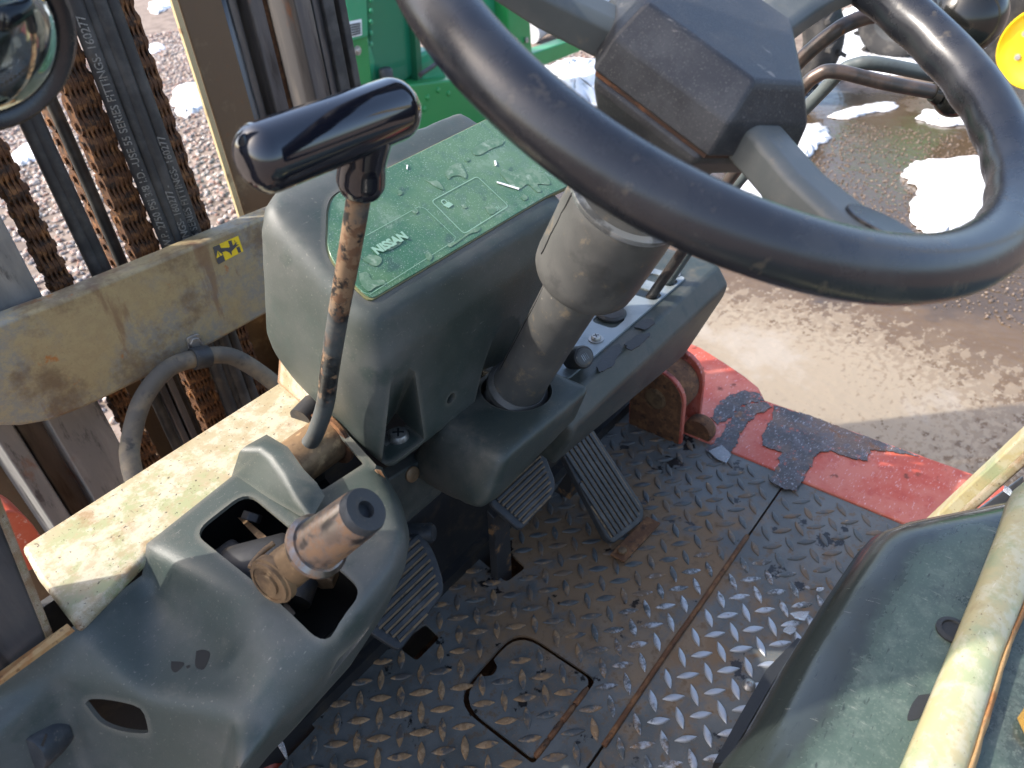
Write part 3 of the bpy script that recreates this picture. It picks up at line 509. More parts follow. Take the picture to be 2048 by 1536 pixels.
# ================================================================== PEDALS
def pedal(name, label, pix, pl, grooves, thick=.010, arm=None, gdir='x'):
    n_ = pl[1].normalized(); pts = [P(a, b, pl=pl) for a, b in pix]; c = sum(pts, Vector())/len(pts)
    t = thing(name, label, 'pedal', (c.x, c.y, 0))
    pad = prism('pad', rounded(pts, .008, 4), -n_*thick, pedalm, t, bevel=.003, seg=3)
    ux = Vector((1, 0, 0)); uy = n_.cross(ux).normalized()
    if gdir == 'y': ux, uy = uy, -ux
    q = [((p-c).dot(ux), (p-c).dot(uy)) for p in pts]; x0, x1 = min(a for a, _ in q), max(a for a, _ in q); y0, y1 = min(b for _, b in q), max(b for _, b in q)
    pq = [Vector((a, b, 0)) for a, b in q]
    def span(y):
        xs = []
        for i in range(len(pq)):
            a, b = pq[i-1], pq[i]
            if (a.y > y) != (b.y > y): xs.append(a.x+(b.x-a.x)*(y-a.y)/(b.y-a.y))
        return (min(xs), max(xs)) if len(xs) > 1 else None
    for k in range(grooves+1):
        y = y0+(y1-y0)*(.09+.82*k/grooves); s = span(y)
        if not s or s[1]-s[0] < .03: continue
        a, b = s[0]+.010, s[1]-.010
        e = (y1-y0)*.82/grooves*.5
        if k < grooves:     # raised rib
            hgt = (y1-y0)*.82/grooves*.34; ym = y+e
            s2 = span(ym)
            if s2: a, b = max(a, s2[0]+.010), min(b, s2[1]-.010)
            P4 = [c+ux*xx+uy*yy+n_*.0002 for xx, yy in ((a, ym-hgt), (b, ym-hgt), (b, ym+hgt), (a, ym+hgt))]
            prism('rib', P4, n_*.0030, pedalm, t, bevel=.001, seg=2)
        P4 = [c+ux*xx+uy*yy+n_*.0002 for xx, yy in ((a, y-.0014), (b, y-.0014), (b, y+.0014), (a, y+.0014))]
        prism('groove_dust', P4, n_*.0004, pedald, t)
    return t, c, n_
nP = Vector((0, -.62, .78))
t, c, n_ = pedal('inching_pedal', 'wide ribbed rubber pedal partly under the console edge', [(790, 1085), (845, 1062), (872, 1110), (888, 1160), (888, 1188), (800, 1304), (738, 1265), (720, 1235)], (P(820, 1180, z=.13), nP), 9)
hull('pedal_arm', [c+Vector(q) for q in ((-.02, .02, -.015), (.015, .02, -.015), (-.02, .10, -.10), (.015, .10, -.10), (-.02, .035, -.025), (.015, .035, -.025), (-.02, .08, -.12), (.015, .08, -.12))], pedala, t, bevel=.002)
lathe('stop_rubber', P(862, 1066, z=.15), (-.3, .55, -.1), [(.010, -.004), (.013, 0), (.013, .05)], pedalm, t, n=18)
t, c, n_ = pedal('brake_pedal', 'smaller worn ribbed brake pedal right of the console, on a bent arm', [(1068, 915), (1090, 905), (1112, 962), (1110, 985), (1042, 1062), (985, 1012), (980, 1000)], (P(1050, 985, z=.16), nP), 7)
a0 = P(1005, 1035, z=.125); a1 = P(1003, 1150, z=-.01)
hull('pedal_arm', [a0+Vector(q) for q in ((-.016, 0, .012), (.016, 0, .012), (-.016, .012, .02), (.016, .012, .02))]+[a1+Vector(q) for q in ((-.016, -.004, -.05), (.016, -.004, -.05), (-.016, .010, -.05), (.016, .010, -.05))], pedala, t, bevel=.0015)
pA = P(1258, 1062, z=.02); pT = P(1138, 852, y=.485); dd = (pT-pA); nA = Vector((1, 0, 0)).cross(dd).normalized()
t, c, n_ = pedal('accelerator_pedal', 'long ribbed accelerator pedal hinged to the floor near the rusty patch', [(1112, 880), (1166, 826), (1288, 1012), (1289, 1032), (1282, 1046), (1228, 1088), (1216, 1080)], (pA, nA), 8, thick=.014, gdir='y')
h0 = fl(1240, 1112, .004); h1 = fl(1300, 1050, .004)
prism('hinge_bar', [h0+Vector(q) for q in ((-.008, -.012, 0), (-.008, .012, 0))]+[h1+Vector(q) for q in ((.01, .012, 0), (.01, -.012, 0))], (0, 0, .004), rustm, t, bevel=.001)
hexbolt('hinge_bolt', h0+Vector((.006, 0, .004)), (0, 0, 1), .007, .004, dirtymetal, t)
hull('pedal_arm', [pA+dd*.75+Vector(q) for q in ((-.012, .012, -.02), (.012, .012, -.02), (-.012, .02, -.10), (.012, .02, -.10), (-.012, .05, -.10), (.012, .05, -.10))], pedala, t)

cw = thing('sun_block_panel', 'dark steel firewall panel added under the dash to keep sun off the floor', 'panel', (.4, .64, 0))
box('firewall', (-.12, .545, -.10), (.93, .553, .385), darkpart, cw); box('toe_board', (-.12, .53, -.02), (.93, .545, .02), darkpart, cw)  # added panel, stops sun leaking under the dash onto the floor
# ================================================================== COWL BEAM (cream)
cbm = thing('cowl_beam', 'faded cream painted steel cowl beam crossing behind the console', 'beam', K(.2, .7, .2))
bz = .298
bp = [Q(40, 1092, z=bz), Q(300, 927, z=bz), Q(560, 762, z=bz), Q(760, 640, z=bz), Q(820, 760, z=bz), Q(650, 850, z=bz), Q(463, 966, z=bz), Q(293, 1108, z=bz), Q(150, 1254, z=bz), Q(72, 1152, z=bz)]
prism('top_plate', bp, (0, 0, -.012), cream, cbm, bevel=.005, seg=3)
prism('front_skirt', [bp[0]+Vector((.0, -.006, -.013)), bp[3]+Vector((0, -.006, -.013)), bp[3]+Vector((0, -.012, -.013)), bp[0]+Vector((0, -.012, -.013))], (0, 0, -.30), cream, cbm)
mesh('end_lip', [Q(140, 1252, z=bz), Q(0, 1352, z=bz-.012), Q(-40, 1400, z=bz-.012), Q(150, 1262, z=bz-.004)], [(0, 1, 2, 3)], rustlip, cbm, solid=.004)
hull('upright', [Q(555, 765, z=bz), Q(640, 840, z=bz), Q(560, 700, y=.74), Q(620, 690, y=.70), Q(690, 800, z=bz)], cream, cbm)
prism('inner_upright', [Q(752, 938, z=.295), Q(762, 940, z=.295), Q(790, 992, z=.25), Q(778, 996, z=.25)], (0, .02, -.02), cream, cbm)
# ================================================================== SIDE CONSOLE
cs = thing('side_console', 'worn dark green moulded console with gear lever and brake lever openings', 'console', K(.2, .5, 0))
ZP = .305
a = Q(293, 1088, z=ZP); a2 = Q(463, 953, z=ZP); fr = K(.372, .640, ZP); g5 = Q(752, 930, z=.292); g4 = Q(793, 1003, z=.290); g3 = Q(812, 1062, z=.288); g2 = Q(800, 1118, z=.288)
b = Q(497, 1207, z=.300); g1 = Q(712, 1232, z=.284); gm = Q(640, 1300, z=.276); c = Q(566, 1338, z=.270)
l0 = K(-.16, .640, .255); l1 = Q(150, 1250, z=.292); l2 = Q(284, 1150, z=.280); l3 = Q(304, 1180, z=.264); l4 = Q(528, 1398, z=.252)
r0 = K(-.16, .640, .25)+Vector((0, -.045, 0)); r1 = Q(112, 1348, z=.255); r2 = Q(300, 1394, z=.248); r3 = Q(470, 1432, z=.243)
dn = Vector((-.035, -.055, -.14))
r0b = r0+Vector((-.01, -.03, -.2)); r1b = r1+Vector((-.045, -.035, -.16)); r2b = r2+Vector((-.045, -.045, -.15)); r3b = Q(478, 1540, y=.398)
m4 = Q(562, 1440, z=.232); mc = Q(622, 1378, z=.240); mm = Q(690, 1302, z=.248); m1 = Q(736, 1252, z=.25); m2 = Q(812, 1138, z=.25); m3 = Q(824, 1068, z=.25); mm4 = Q(806, 1004, z=.25); m5 = Q(766, 935, z=.25)
tk = lambda p: p+Vector((-.012, .03, -.07))
low = [tk(p) for p in (r3b, m4, mc, mm, m1, m2, m3, mm4, m5)]
V = [a, a2, fr, g5, g4, g3, g2, g1, gm, c, b, l0, l1, l2, l3, l4, r0, r1, r2, r3, r0b, r1b, r2b, r3b, m4, mc, mm, m1, m2, m3, mm4, m5]+low
I = {n: i for i, n in enumerate('a a2 fr g5 g4 g3 g2 g1 gm c b l0 l1 l2 l3 l4 r0 r1 r2 r3 r0b r1b r2b r3b m4 mc mm m1 m2 m3 mm4 m5'.split())}
L0 = 32
F = [[I[k] for k in s.split()] for s in ('a b g1 g2 g3 g4 g5 fr a2', 'b c gm g1', 'a l3 l4 c b', 'a l2 l3', 'l0 l1 l2 l3 l4 r3 r2 r1 r0', 'r0 r1 r1b r0b', 'r1 r2 r2b r1b', 'r2 r3 r3b r2b', 'r3 l4 m4 r3b', 'l4 c mc m4', 'c gm mm mc', 'gm g1 m1 mm', 'g1 g2 m2 m1', 'g2 g3 m3 m2', 'g3 g4 mm4 m3', 'g4 g5 m5 mm4')]
order = ['r3b', 'm4', 'mc', 'mm', 'm1', 'm2', 'm3', 'mm4', 'm5']
for i in range(8): F.append([I[order[i]], I[order[i+1]], L0+i+1, L0+i])
shell = soften('shell', V, F, plastic, .007, 7, .0035, 0)
bpy.context.view_layer.update()
cut1 = rounded([Q(385, 1064, z=ZP), Q(492, 980, z=ZP), Q(720, 1158, z=ZP), Q(642, 1280, z=ZP-.02)], [.016, .016, .014, .014], 5)
cut2 = rounded([Q(530, 866, z=ZP), Q(622, 808, z=ZP), Q(724, 912, z=ZP), Q(640, 970, z=ZP)], .003, 2)
z7 = lambda X, Y: (X*.371, 966+Y*.371)
pd = (r1+r2)/2; nd = (r2-r1).cross(r1b-r1).normalized()
oval = [P(*z7(*q), pl=(pd, nd)) for q in ((458, 1190), (490, 1166), (600, 1172), (755, 1215), (800, 1320), (790, 1345), (700, 1345), (600, 1320), (530, 1280))]
if nd.dot(ray(200, 1430)) > 0: nd = -nd
cut(shell, [prism('c', [p+Vector((0, 0, .1)) for p in cut1], (0, 0, -.16), None), prism('c', [p+Vector((0, 0, .1)) for p in cut2], (0, 0, -.14), None),
            prism('c', [p+nd*.03 for p in blob(oval, 3)], -nd*.07, None)])
post_smooth(shell, .7); setp(shell, cs)
zB = lambda X, Y: (380+X*.3254, 800+Y*.3254)
H5 = [.038, .036, .028, .015, .001]
Rg = [Q(*zB(*q), z=ZP+h) for q, h in zip(((430, 305), (480, 345), (560, 460), (640, 610), (740, 745)), H5)]
Eg = [Q(*zB(*q), z=ZP+h) for q, h in zip(((470, 212), (600, 288), (700, 428), (780, 510), (828, 590)), H5)]
Wf = Q(*zB(310, 300), z=ZP+.037); bf = Q(*zB(255, 472), z=ZP-.004)
Bb = [bf.lerp(Q(*zB(740, 750), z=ZP-.004), t) for t in (.12, .28, .55, .8, 1)]
VV = Rg+Eg+Bb+[bf, Wf, Vector((Eg[0].x, Eg[0].y+.004, ZP*KS+.85*(1-KS)-.03))]
FF = [(i, i+1, 6+i, 5+i) for i in range(4)]+[(10+i, 11+i, i+1, i) for i in range(4)]+[(15, 10, 0, 16), (16, 0, 5)]
sh = mesh('lever_shroud', VV, FF, plastic, cs, bevel=.006, seg=3, solid=.003, angle=.5)
# interior of the opening; black tray added behind it paints the darkness inside
mesh('opening_shade_tray', [K(.15, .465, .205), K(.31, .465, .205), K(.35, .66, .20), K(.12, .66, .20), K(.12, .63, .292), K(.36, .655, .292), K(.125, .50, .25)], [(0, 1, 2, 3), (3, 2, 5, 4), (0, 3, 4, 6)], black, cs, solid=.003)
box('cross_shaft_housing', K(.155, .56, .24), K(.195, .60, .275), darkpart, cs, bevel=.006)
lathe('motor_can', K(.165, .57, .255), (.5, -.35, 0), [(.024, 0), (.026, .004), (.026, .05), (.022, .056)], darkpart, cs)
hull('bracket_arm', [Q(*zB(*q), z=.265) for q in ((290, 720), (340, 730), (520, 880), (500, 940), (400, 800))]+[Q(*zB(*q), z=.255) for q in ((290, 720), (520, 880))], dirtymetal, cs)
hexbolt('bracket_nut', Q(*zB(370, 745), z=.27), (.7, .2, .5), .009, .008, darkpart, cs)
hull('yoke_plate', [Q(*zB(*q), z=.25) for q in ((560, 1200), (650, 1310), (610, 1345), (600, 1340))]+[Q(*zB(*q), z=.24) for q in ((560, 1200), (650, 1310), (600, 1340))], darkpart, cs)
lathe('yoke_bushing', Q(*zB(640, 1240), z=.25), (.9, .5, .2), [(.014, 0), (.014, .02), (.017, .021), (.017, .026), (.014, .027), (.014, .042)], darkpart, cs, n=20)
hexbolt('yoke_nut', Q(*zB(800, 1120), z=.255), (.8, .4, .1), .013, .014, dirtymetal, cs)
tag(lathe('panel_knob', Q(*z7(225, 1400), pl=(pd, nd)) if False else P(*z7(240, 1385), pl=(pd+nd*.013, nd)), nd, [(.017, -.01), (.017, .012), (.0155, .015), (.0, .0155)], pedalm, None, n=10), 'faceted black plastic plug low on the side console beside the oval hole', 'plug')
kb = P(*z7(240, 1385), pl=(pd+nd*.0287, nd)); e1 = Vector((.6, -.2, .7)); e1 = (e1-nd*e1.dot(nd)).normalized(); e2 = nd.cross(e1)
pk = bpy.data.objects['panel_knob']; prism('slot', [kb+e1*.007+e2*.001, kb-e1*.007+e2*.001, kb-e1*.007-e2*.001, kb+e1*.007-e2*.001], nd*.0004, black, pk)
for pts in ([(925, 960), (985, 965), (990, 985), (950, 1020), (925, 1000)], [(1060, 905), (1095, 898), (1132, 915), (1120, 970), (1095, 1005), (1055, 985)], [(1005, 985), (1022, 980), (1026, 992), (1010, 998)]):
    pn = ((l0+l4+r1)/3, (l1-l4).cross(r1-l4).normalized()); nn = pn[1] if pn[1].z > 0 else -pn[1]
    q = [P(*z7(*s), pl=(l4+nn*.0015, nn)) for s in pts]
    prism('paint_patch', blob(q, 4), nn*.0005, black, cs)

# ================================================================== INSTRUMENT TOWER
tw = thing('instrument_housing', 'dark green moulded instrument housing with green display behind the brake lever', 'instrument panel', K(.5, .6, .2))
TS = .65
def prof(x, dx=0, dy=0): return [K(x, y, z) for y, z in ((.655+dx, .572), (.518, .476), (.509, .43), (.545, .25), (.70, .328), (.728, .37), (.664+dx, .552))]
right = [Q(970, 215, z=.62)]
TL = prof(.370); TR = prof(.72, .03)
extra = [K(.352, .575, .40), K(.352, .70, .40), K(.405, .69, .572)]
tower = soften_me('housing', hull_me('housing', TL+TR+extra), plastic, .009, 8, 0.)
AXN = Vector((0, -math.sin(.5), math.cos(.5))); WC = Vector((.472, .212, .751))
colb = WC-AXN*.48; cutters = [tube('c', [WC-AXN*.60, WC+AXN*.02], .047, None, n=32, sm=0, caps=True)]
zz5 = lambda X, Y: (540+X*.3711, 480+Y*.3711)
ZF = .268
Lp, Kp, Rp, Tp = [Q(*zz5(*q), z=ZF) for q in ((585, 1072), (672, 950), (838, 1078), (706, 1185))]
mid = (Lp+Rp)/2; out = (Tp-Kp); out.z = 0; out.normalize()
ap = [Q(*zz5(*q), y=.505) for q in ((665, 700), (760, 640), (800, 660))]
cutters.append(hull('c', [Lp, Rp, Kp, Lp+out*.08, Rp+out*.08, ap[0]+out*.002, ap[1]+out*.002, ap[2]+out*.002, ap[0]+out*.09, ap[2]+out*.09], None))
hp = Q(*zz5(980, 855), y=.533)
cutters.append(tube('c', [hp+Vector((0, -.03, 0)), hp+Vector((0, .05, 0))], .0062, None, n=20, sm=0))
# shallow bed for the display
DN = Vector((0, -TS, 1)).normalized(); D0 = K(.4, .53, .4845)
zd = lambda X, Y: (640+X*.2474, 240+Y*.2474)
dpix = [(400, 1478), (300, 1390), (90, 1170), (38, 1050), (45, 740), (85, 630), (230, 540), (580, 372), (1310, 12), (1700, -170), (2500, 320), (1840, 625), (1100, 1065)]
dp = [Q(*zd(*q), pl=(CAMPOS+(D0-CAMPOS)/KS, DN)) for q in dpix]
dpp = rounded(dp, [.008, .01, .01, .01, .01, .008, .002, .002, .002, .01, .01, .002, .002], 3)
cutters.append(prism('c', [p+DN*.03 for p in dpp], -DN*.034, None))
cut(tower, cutters); post_smooth(tower, .6); setp(tower, tw)
cen = sum(dp, Vector())/len(dp)
gk = prism('display_gasket', [cen+(p-cen)*.997-DN*.0035 for p in dpp], DN*.0045, gasket, tw)
ds = prism('display_panel', [cen+(p-cen)*.982-DN*.003 for p in dpp], DN*.0050, disp, tw, bevel=.0008, seg=2)
DZ = lambda X, Y, e=.0025: Q(*zd(X, Y), pl=(CAMPOS+(D0+DN*e-CAMPOS)/KS, DN))
def dstroke(pts, wd, closed, par, name):
    pts = [DZ(*q) for q in pts]
    if closed: pts = rounded(pts, .004, 3)
    n = len(pts); v = []; f = []
    for i in range(n):
        t_ = (pts[(i+1) % n]-pts[i-1]) if closed else (pts[min(i+1, n-1)]-pts[max(i-1, 0)])
        s_ = DN.cross(t_.normalized())*wd; v += [pts[i]+s_, pts[i]-s_]
    for i in range(n if closed else n-1): j = (i+1) % n; f.append((2*i, 2*i+1, 2*j+1, 2*j))
    return mesh(name, v, f, dline, par)
dstroke([(900, 655), (1270, 455), (1525, 695), (1165, 920)], .00042, True, ds, 'gauge_frame')
dstroke([(380, 930), (800, 700), (850, 715), (1100, 950), (1080, 980), (400, 1410), (330, 1385)], .00022, False, ds, 'panel_outline')
dstroke([(975, 655), (1005, 640), (1035, 670), (1005, 690)], .0006, True, ds, 'fuel_symbol')
prism('fuel_symbol', [DZ(*q) for q in ((995, 690), (1040, 660), (1078, 685), (1040, 712))], DN*.0002, dline, ds)
o_ = DZ(440, 1065, .0034); ux_ = (DZ(690, 930, .0034)-o_); LT = ux_.length; ux_.normalize(); uy_ = DN.cross(ux_)
text_mesh('maker_lettering', 'NISSAN', LT*.30, dline, ds, lambda x, y: o_+ux_*x*1.0+uy_*y, bold=.0006)
o2 = DZ(1415, 725); text_mesh('gauge_lettering', '0h', LT*.19, dline, ds, lambda x, y: o2+ux_*x+uy_*y)
for st in ([(1225, 240), (1300, 190), (1400, 150), (1480, 165), (1470, 200), (1380, 235), (1300, 280), (1245, 280)], [(1010, 430), (1060, 370), (1130, 345), (1160, 380), (1185, 440), (1175, 475), (1130, 450), (1070, 455), (1040, 478)],
           [(840, 478), (890, 495), (945, 490), (985, 530), (1000, 565), (955, 550), (905, 520)], [(1455, 430), (1490, 395), (1560, 420), (1650, 395), (1740, 400), (1830, 460), (1860, 520), (1760, 520), (1790, 575), (1750, 580), (1680, 520), (1610, 560), (1540, 530), (1500, 480)],
           [(740, 735), (770, 715), (795, 740), (770, 758)], [(1140, 690), (1165, 680), (1190, 705), (1165, 715)], [(1335, 705), (1370, 680), (1420, 710), (1415, 750), (1370, 760)], [(340, 1120), (420, 1088), (490, 1110), (495, 1150), (450, 1182), (380, 1150)],
           [(315, 1240), (380, 1230), (420, 1290), (500, 1290), (530, 1320), (450, 1350), (390, 1385), (330, 1320)], [(850, 1090), (880, 1068), (910, 1100), (890, 1138), (862, 1120)], [(625, 580), (650, 568), (668, 590), (645, 608)], [(1170, 320), (1195, 300), (1212, 325), (1185, 338)],
           [(1030, 1000), (1080, 985), (1150, 950), (1230, 880), (1290, 865), (1280, 900), (1200, 925), (1120, 985), (1050, 1028)], [(1620, 620), (1650, 600), (1680, 630), (1650, 650)], [(520, 1000), (640, 960), (655, 1000), (560, 1055), (515, 1040)]):
    prism('moisture_stain', blob([DZ(*q) for q in st], 4), DN*.00006, stain, ds)
for st in ([(1430, 498), (1610, 552), (1605, 566), (1428, 510)], [(700, 365), (712, 368), (706, 400), (698, 395)], [(1408, 330), (1420, 328), (1430, 365), (1416, 372)]): prism('debris_fleck', [DZ(*q) for q in st], DN*.0006, whitep, ds)
sc = Q(*zz5(690, 1052), z=ZF+.004); screw('housing_screw', sc+Vector((0, 0, -.006)), (0, -.12, 1), .0105, steel, tw)
dk = Q(*zz5(560, 1290), y=.56)
lp = thing('lower_cover', 'flat dark plastic cover plate below the instrument housing corner', 'cover', K(.45, .6, .1))
cp = [Q(*zz5(*q), y=.585) for q in ((640, 1290), (740, 1230), (960, 1110), (980, 1160), (925, 1370), (720, 1545), (640, 1420))]
prism('panel', cp, (0, .02, 0), plastic_dk, lp, bevel=.003)
lathe('clip_head', Q(*zz5(765, 1262), y=.583), (0, -1, .2), [(.009, 0), (.009, .002), (.007, .0035), (.003, .004)], dirtymetal, lp, n=20)

# ================================================================== COLUMN FOOT COVER
cc = thing('column_cover', 'dark moulded box cover around the foot of the steering column', 'cover', (.46, .4, .2))
ZT = .372
tq = lambda px, py, z=ZT: P(px, py, z=z)
n1 = tq(1010, 915); n2 = tq(1186, 770); e_l = tq(905, 862); e_l2 = Vector((e_l.x, .47, ZT)); e_r2 = Vector((n2.x+.004, .47, ZT))
b1 = P(957, 1028, y=.375); b2 = P(1158, 832, y=.372); b0_ = P(886, 990, y=.44); b1b = P(985, 1008, y=.368)
ccb = soften_me('cover_box', hull_me('cover_box', [n1, n2, e_l, e_l2, e_r2, b1, b2, b0_, b1b, Vector((b2.x, .47, b2.z)), Vector((b0_.x, .50, b0_.z))]), plastic_dk, .007, 8, 0.)
cut(ccb, [tube('c', [WC-AXN*.52, WC-AXN*.3], .036, None, n=32, sm=0)]); post_smooth(ccb, .6); setp(ccb, cc)

# ================================================================== STEERING COLUMN
scn = thing('steering_column', 'dusty grey rubber booted steering column rising from the floor cover', 'steering column', WC-AXN*.46)
pt = lambda h: WC-AXN*h
def boot(name, prof_, m_, wob=.0):
    return lathe(name, WC, -AXN, prof_, m_, scn, n=48)
boot('lower_boot', [(.026, .225), (.0285, .24), (.0275, .30), (.0275, .40), (.0295, .425), (.031, .44), (.031, .50)], bootm)
boot('boot_foot_ring', [(.0300, .420), (.0345, .425), (.0345, .432), (.0315, .436)], bootm)
boot('upper_boot', [(.035, .148), (.0465, .150), (.0478, .153), (.0478, .162), (.0482, .175), (.0478, .228), (.0470, .238), (.0440, .244), (.030, .249)], bootm)
boot('trim_ring', [(.0462, .1492), (.0486, .1495), (.0488, .151), (.0480, .1545)], silverm)
boot('column_neck', [(.040, .020), (.040, .07), (.034, .10), (.033, .150)], bootm)
# moulded parting line running down both boots
def parting(h0, h1, r, ph, name, par, wid=.0008, n=14):
    ax = -AXN; u = ax.orthogonal().normalized(); w_ = ax.cross(u); pts = []
    for i in range(n):
        h = h0+(h1-h0)*i/(n-1); a_ = ph+random.uniform(-.012, .012); pts.append(WC+ax*h+(u*math.cos(a_)+w_*math.sin(a_))*(r+.0001))
    tube(name, pts, wid, black, par, n=6, sm=2)
ax = -AXN; u = ax.orthogonal().normalized(); w_ = ax.cross(u)
tv = (P(1150, 470, x=.44)-WC); PH = math.atan2(tv.dot(w_), tv.dot(u))
best = min(np.linspace(0, 6.28, 200), key=lambda t: ((WC+ax*.19+(u*math.cos(t)+w_*math.sin(t))*.048)-P(1135, 510, x=.445)).length)
parting(.153, .222, .0478, best+.25, 'split_line', scn); parting(.262, .42, .0275, best+.45, 'split_line', scn, .0005)

# ================================================================== STEERING WHEEL
swt = thing('steering_wheel', 'black three spoke steering wheel with thick rubber rim', 'steering wheel', WC)
UX = Vector((1, 0, 0)); UV = Vector((0, math.cos(.5), math.sin(.5)))
def WL(u_, v_, h): return WC+UX*u_+UV*v_+AXN*h
R0, r0_ = .2045, .0182
nv, nu = 220, 28; v = []; f = []
for i in range(nv):
    t_ = 2*math.pi*i/nv
    for j in range(nu):
        p_ = 2*math.pi*j/nu; cp_, sp_ = math.cos(p_), math.sin(p_)
        rr = r0_*(1+.02*math.sin(7*t_)*math.sin(p_))
        under = max(0, -cp_)*max(0, .35-sp_)
        rr -= .0022*under*(.5+.5*math.cos(30*t_))
        v.append(WL((R0+rr*cp_)*math.cos(t_), (R0+rr*cp_)*math.sin(t_), rr*.95*sp_))
for i in range(nv):
    for j in range(nu): f.append((i*nu+j, i*nu+(j+1) % nu, ((i+1) % nv)*nu+(j+1) % nu, ((i+1) % nv)*nu+j))
mesh('rim', v, f, rubber, swt, smooth=True)
SD = [math.radians(-116.8+120*k) for k in range(3)]
def tri(inr, trunc, h):                 # truncated triangle: long sides between the spokes, short ends at the spokes
    pts = []
    for k in range(3):
        s = SD[k]; d = Vector((math.cos(s), math.sin(s), 0)); e = Vector((-d.y, d.x, 0))
        # long side normals are at s +- 60 deg
        for sg in (-1, 1):
            nn = Vector((math.cos(s+sg*math.pi/3), math.sin(s+sg*math.pi/3), 0)); tt = (inr-trunc*d.dot(nn))/(e.dot(nn)); q = d*trunc+e*tt; pts.append(WL(q.x, q.y, h))
    return pts
hull('hub_pad', tri(.046, .057, -.001)+tri(.049, .060, -.004)+tri(.064, .070, -.022)+tri(.069, .074, -.044), hubm, swt, bevel=.0045, seg=3, angle=.2)
hull('hub_shell', tri(.068, .069, -.0465)+tri(.069, .070, -.052)+tri(.060, .060, -.070)+tri(.048, .048, -.078), hubm, swt, bevel=.004, seg=3, angle=.2)
hull('seam_strip', tri(.0668, .0712, -.0435)+tri(.0668, .0712, -.0470), mat('seam_rust', (.05, .025, .015), .8, layers=[dict(c=(.13, .055, .025), s=60, lo=.48, hi=.6)]), swt)
for k in range(3):
    s = SD[k]; d = Vector((math.cos(s), math.sin(s), 0)); e = Vector((-d.y, d.x, 0))
    def sp3(r, w2, h): q = d*r+e*w2; return WL(q.x, q.y, h)
    secs = [(.045, .016, -.024, .026), (.085, .0165, -.022, .024), (.115, .017, -.020, .023), (.150, .019, -.013, .022), (.175, .024, -.004, .020), (.196, .034, .004, .016)]
    v = []; f = []
    for r, w2, h, th in secs:
        for q in ((-w2*.62, h), (w2*.62, h), (w2, h-.004), (w2*1.04, h-th), (-w2*1.04, h-th), (-w2, h-.004)): v.append(sp3(r, q[0], q[1]))
    n6 = 6
    for i in range(len(secs)-1):
        for j in range(n6): f.append((i*n6+j, i*n6+(j+1) % n6, (i+1)*n6+(j+1) % n6, (i+1)*n6+j))
    f += [tuple(range(n6)), tuple(range((len(secs)-1)*n6, len(secs)*n6))]
    spk = mesh('spoke', v, f, spokem, swt, bevel=.0025, seg=2, angle=.3)
    # oval blank at the outer end
    n_el = 28; el = []
    for i in range(n_el):
        t_ = 2*math.pi*i/n_el; el.append((.168+.021*math.cos(t_), .0125*math.sin(t_)))
    hh = lambda r: np.interp(r, [.115, .150, .175, .196], [-.020, -.013, -.004, .004])
    v = [sp3(r, w2, float(hh(r))+.0020) for r, w2 in el]+[sp3(r*1.0, w2, float(hh(r))-.004) for r, w2 in el]
    f = [tuple(range(n_el))]+[(i, (i+1) % n_el, n_el+(i+1) % n_el, n_el+i) for i in range(n_el)]
    mesh('oval_blank', v, f, rubber, spk, bevel=.0008, seg=2)

# ================================================================== BRAKE LEVER (T handle)
bl = thing('parking_brake_lever', 'parking brake lever with glossy black T grip and worn rusty stem', 'lever', K(.33, .6, .25))
bp0 = Q(*zB(700, 380), z=.286)
stp = [bp0+Vector((.002, .008, .006)), Q(624, 880, x=.324), Q(641, 840, x=.328), Q(652, 800, x=.331), Q(659, 745, x=.333), Q(675, 640, x=.336), Q(700, 500, x=.34), Q(722, 368, x=.344), Q(733, 320, x=.344)]
tube('stem', stp, [.0080]*9, stemm, bl, n=20)
gy = stp[-1].y-.006
gl = P(500, 327, y=gy); gr_ = P(806, 213, y=gy)
gd = (gr_-gl).normalized()
GL = (gr_-gl).length+.010; gl = gl-gd*.004; RG = .0190
lathe('grip', gl, gd, [(.0005, 0)]+[(.0055+(RG-.0055)*math.sin(t_), .014*(1-math.cos(t_))) for t_ in np.linspace(0, math.pi/2, 9)]+[(RG, GL*.5)]+[(.0045+(RG-.0045)*math.cos(t_), GL-.016+.016*math.sin(t_)) for t_ in np.linspace(0, math.pi/2, 9)]+[(.0005, GL)], gloss, bl, n=40)
gb = stp[-1]; up_ = (stp[-1]-stp[-2]).normalized(); gj = gl+gd*((gb-gl).dot(gd))
tube('grip_socket', [gj-(gj-stp[-2]).normalized()*.050, gj-(gj-stp[-2]).normalized()*.043, gj-(gj-stp[-2]).normalized()*.028, gj-(gj-stp[-2]).normalized()*.012, gj], [.0135, .0158, .0148, .0172, .019], gloss, bl, n=28, sm=4)
bp0 = Q(*zB(700, 380), z=.286); bax = Vector((1, .02, 0))
lathe('pivot_barrel', bp0+Vector((-.014, .008, -.002)), bax, [(.018, 0), (.0235, .004), (.024, .034), (.024, .052), (.0262, .053), (.0262, .060), (.023, .061)], dirtymetal, bl)
lathe('pivot_washer', bp0+Vector((.038, .008, -.002)), bax, [(.030, 0), (.030, .004), (.026, .006)], rustm, bl)
lathe('pivot_pin', Q(*zB(680, 120), z=.30), (1, .2, .1), [(.013, 0), (.013, .03), (.006, .03)], darkpart, bl)

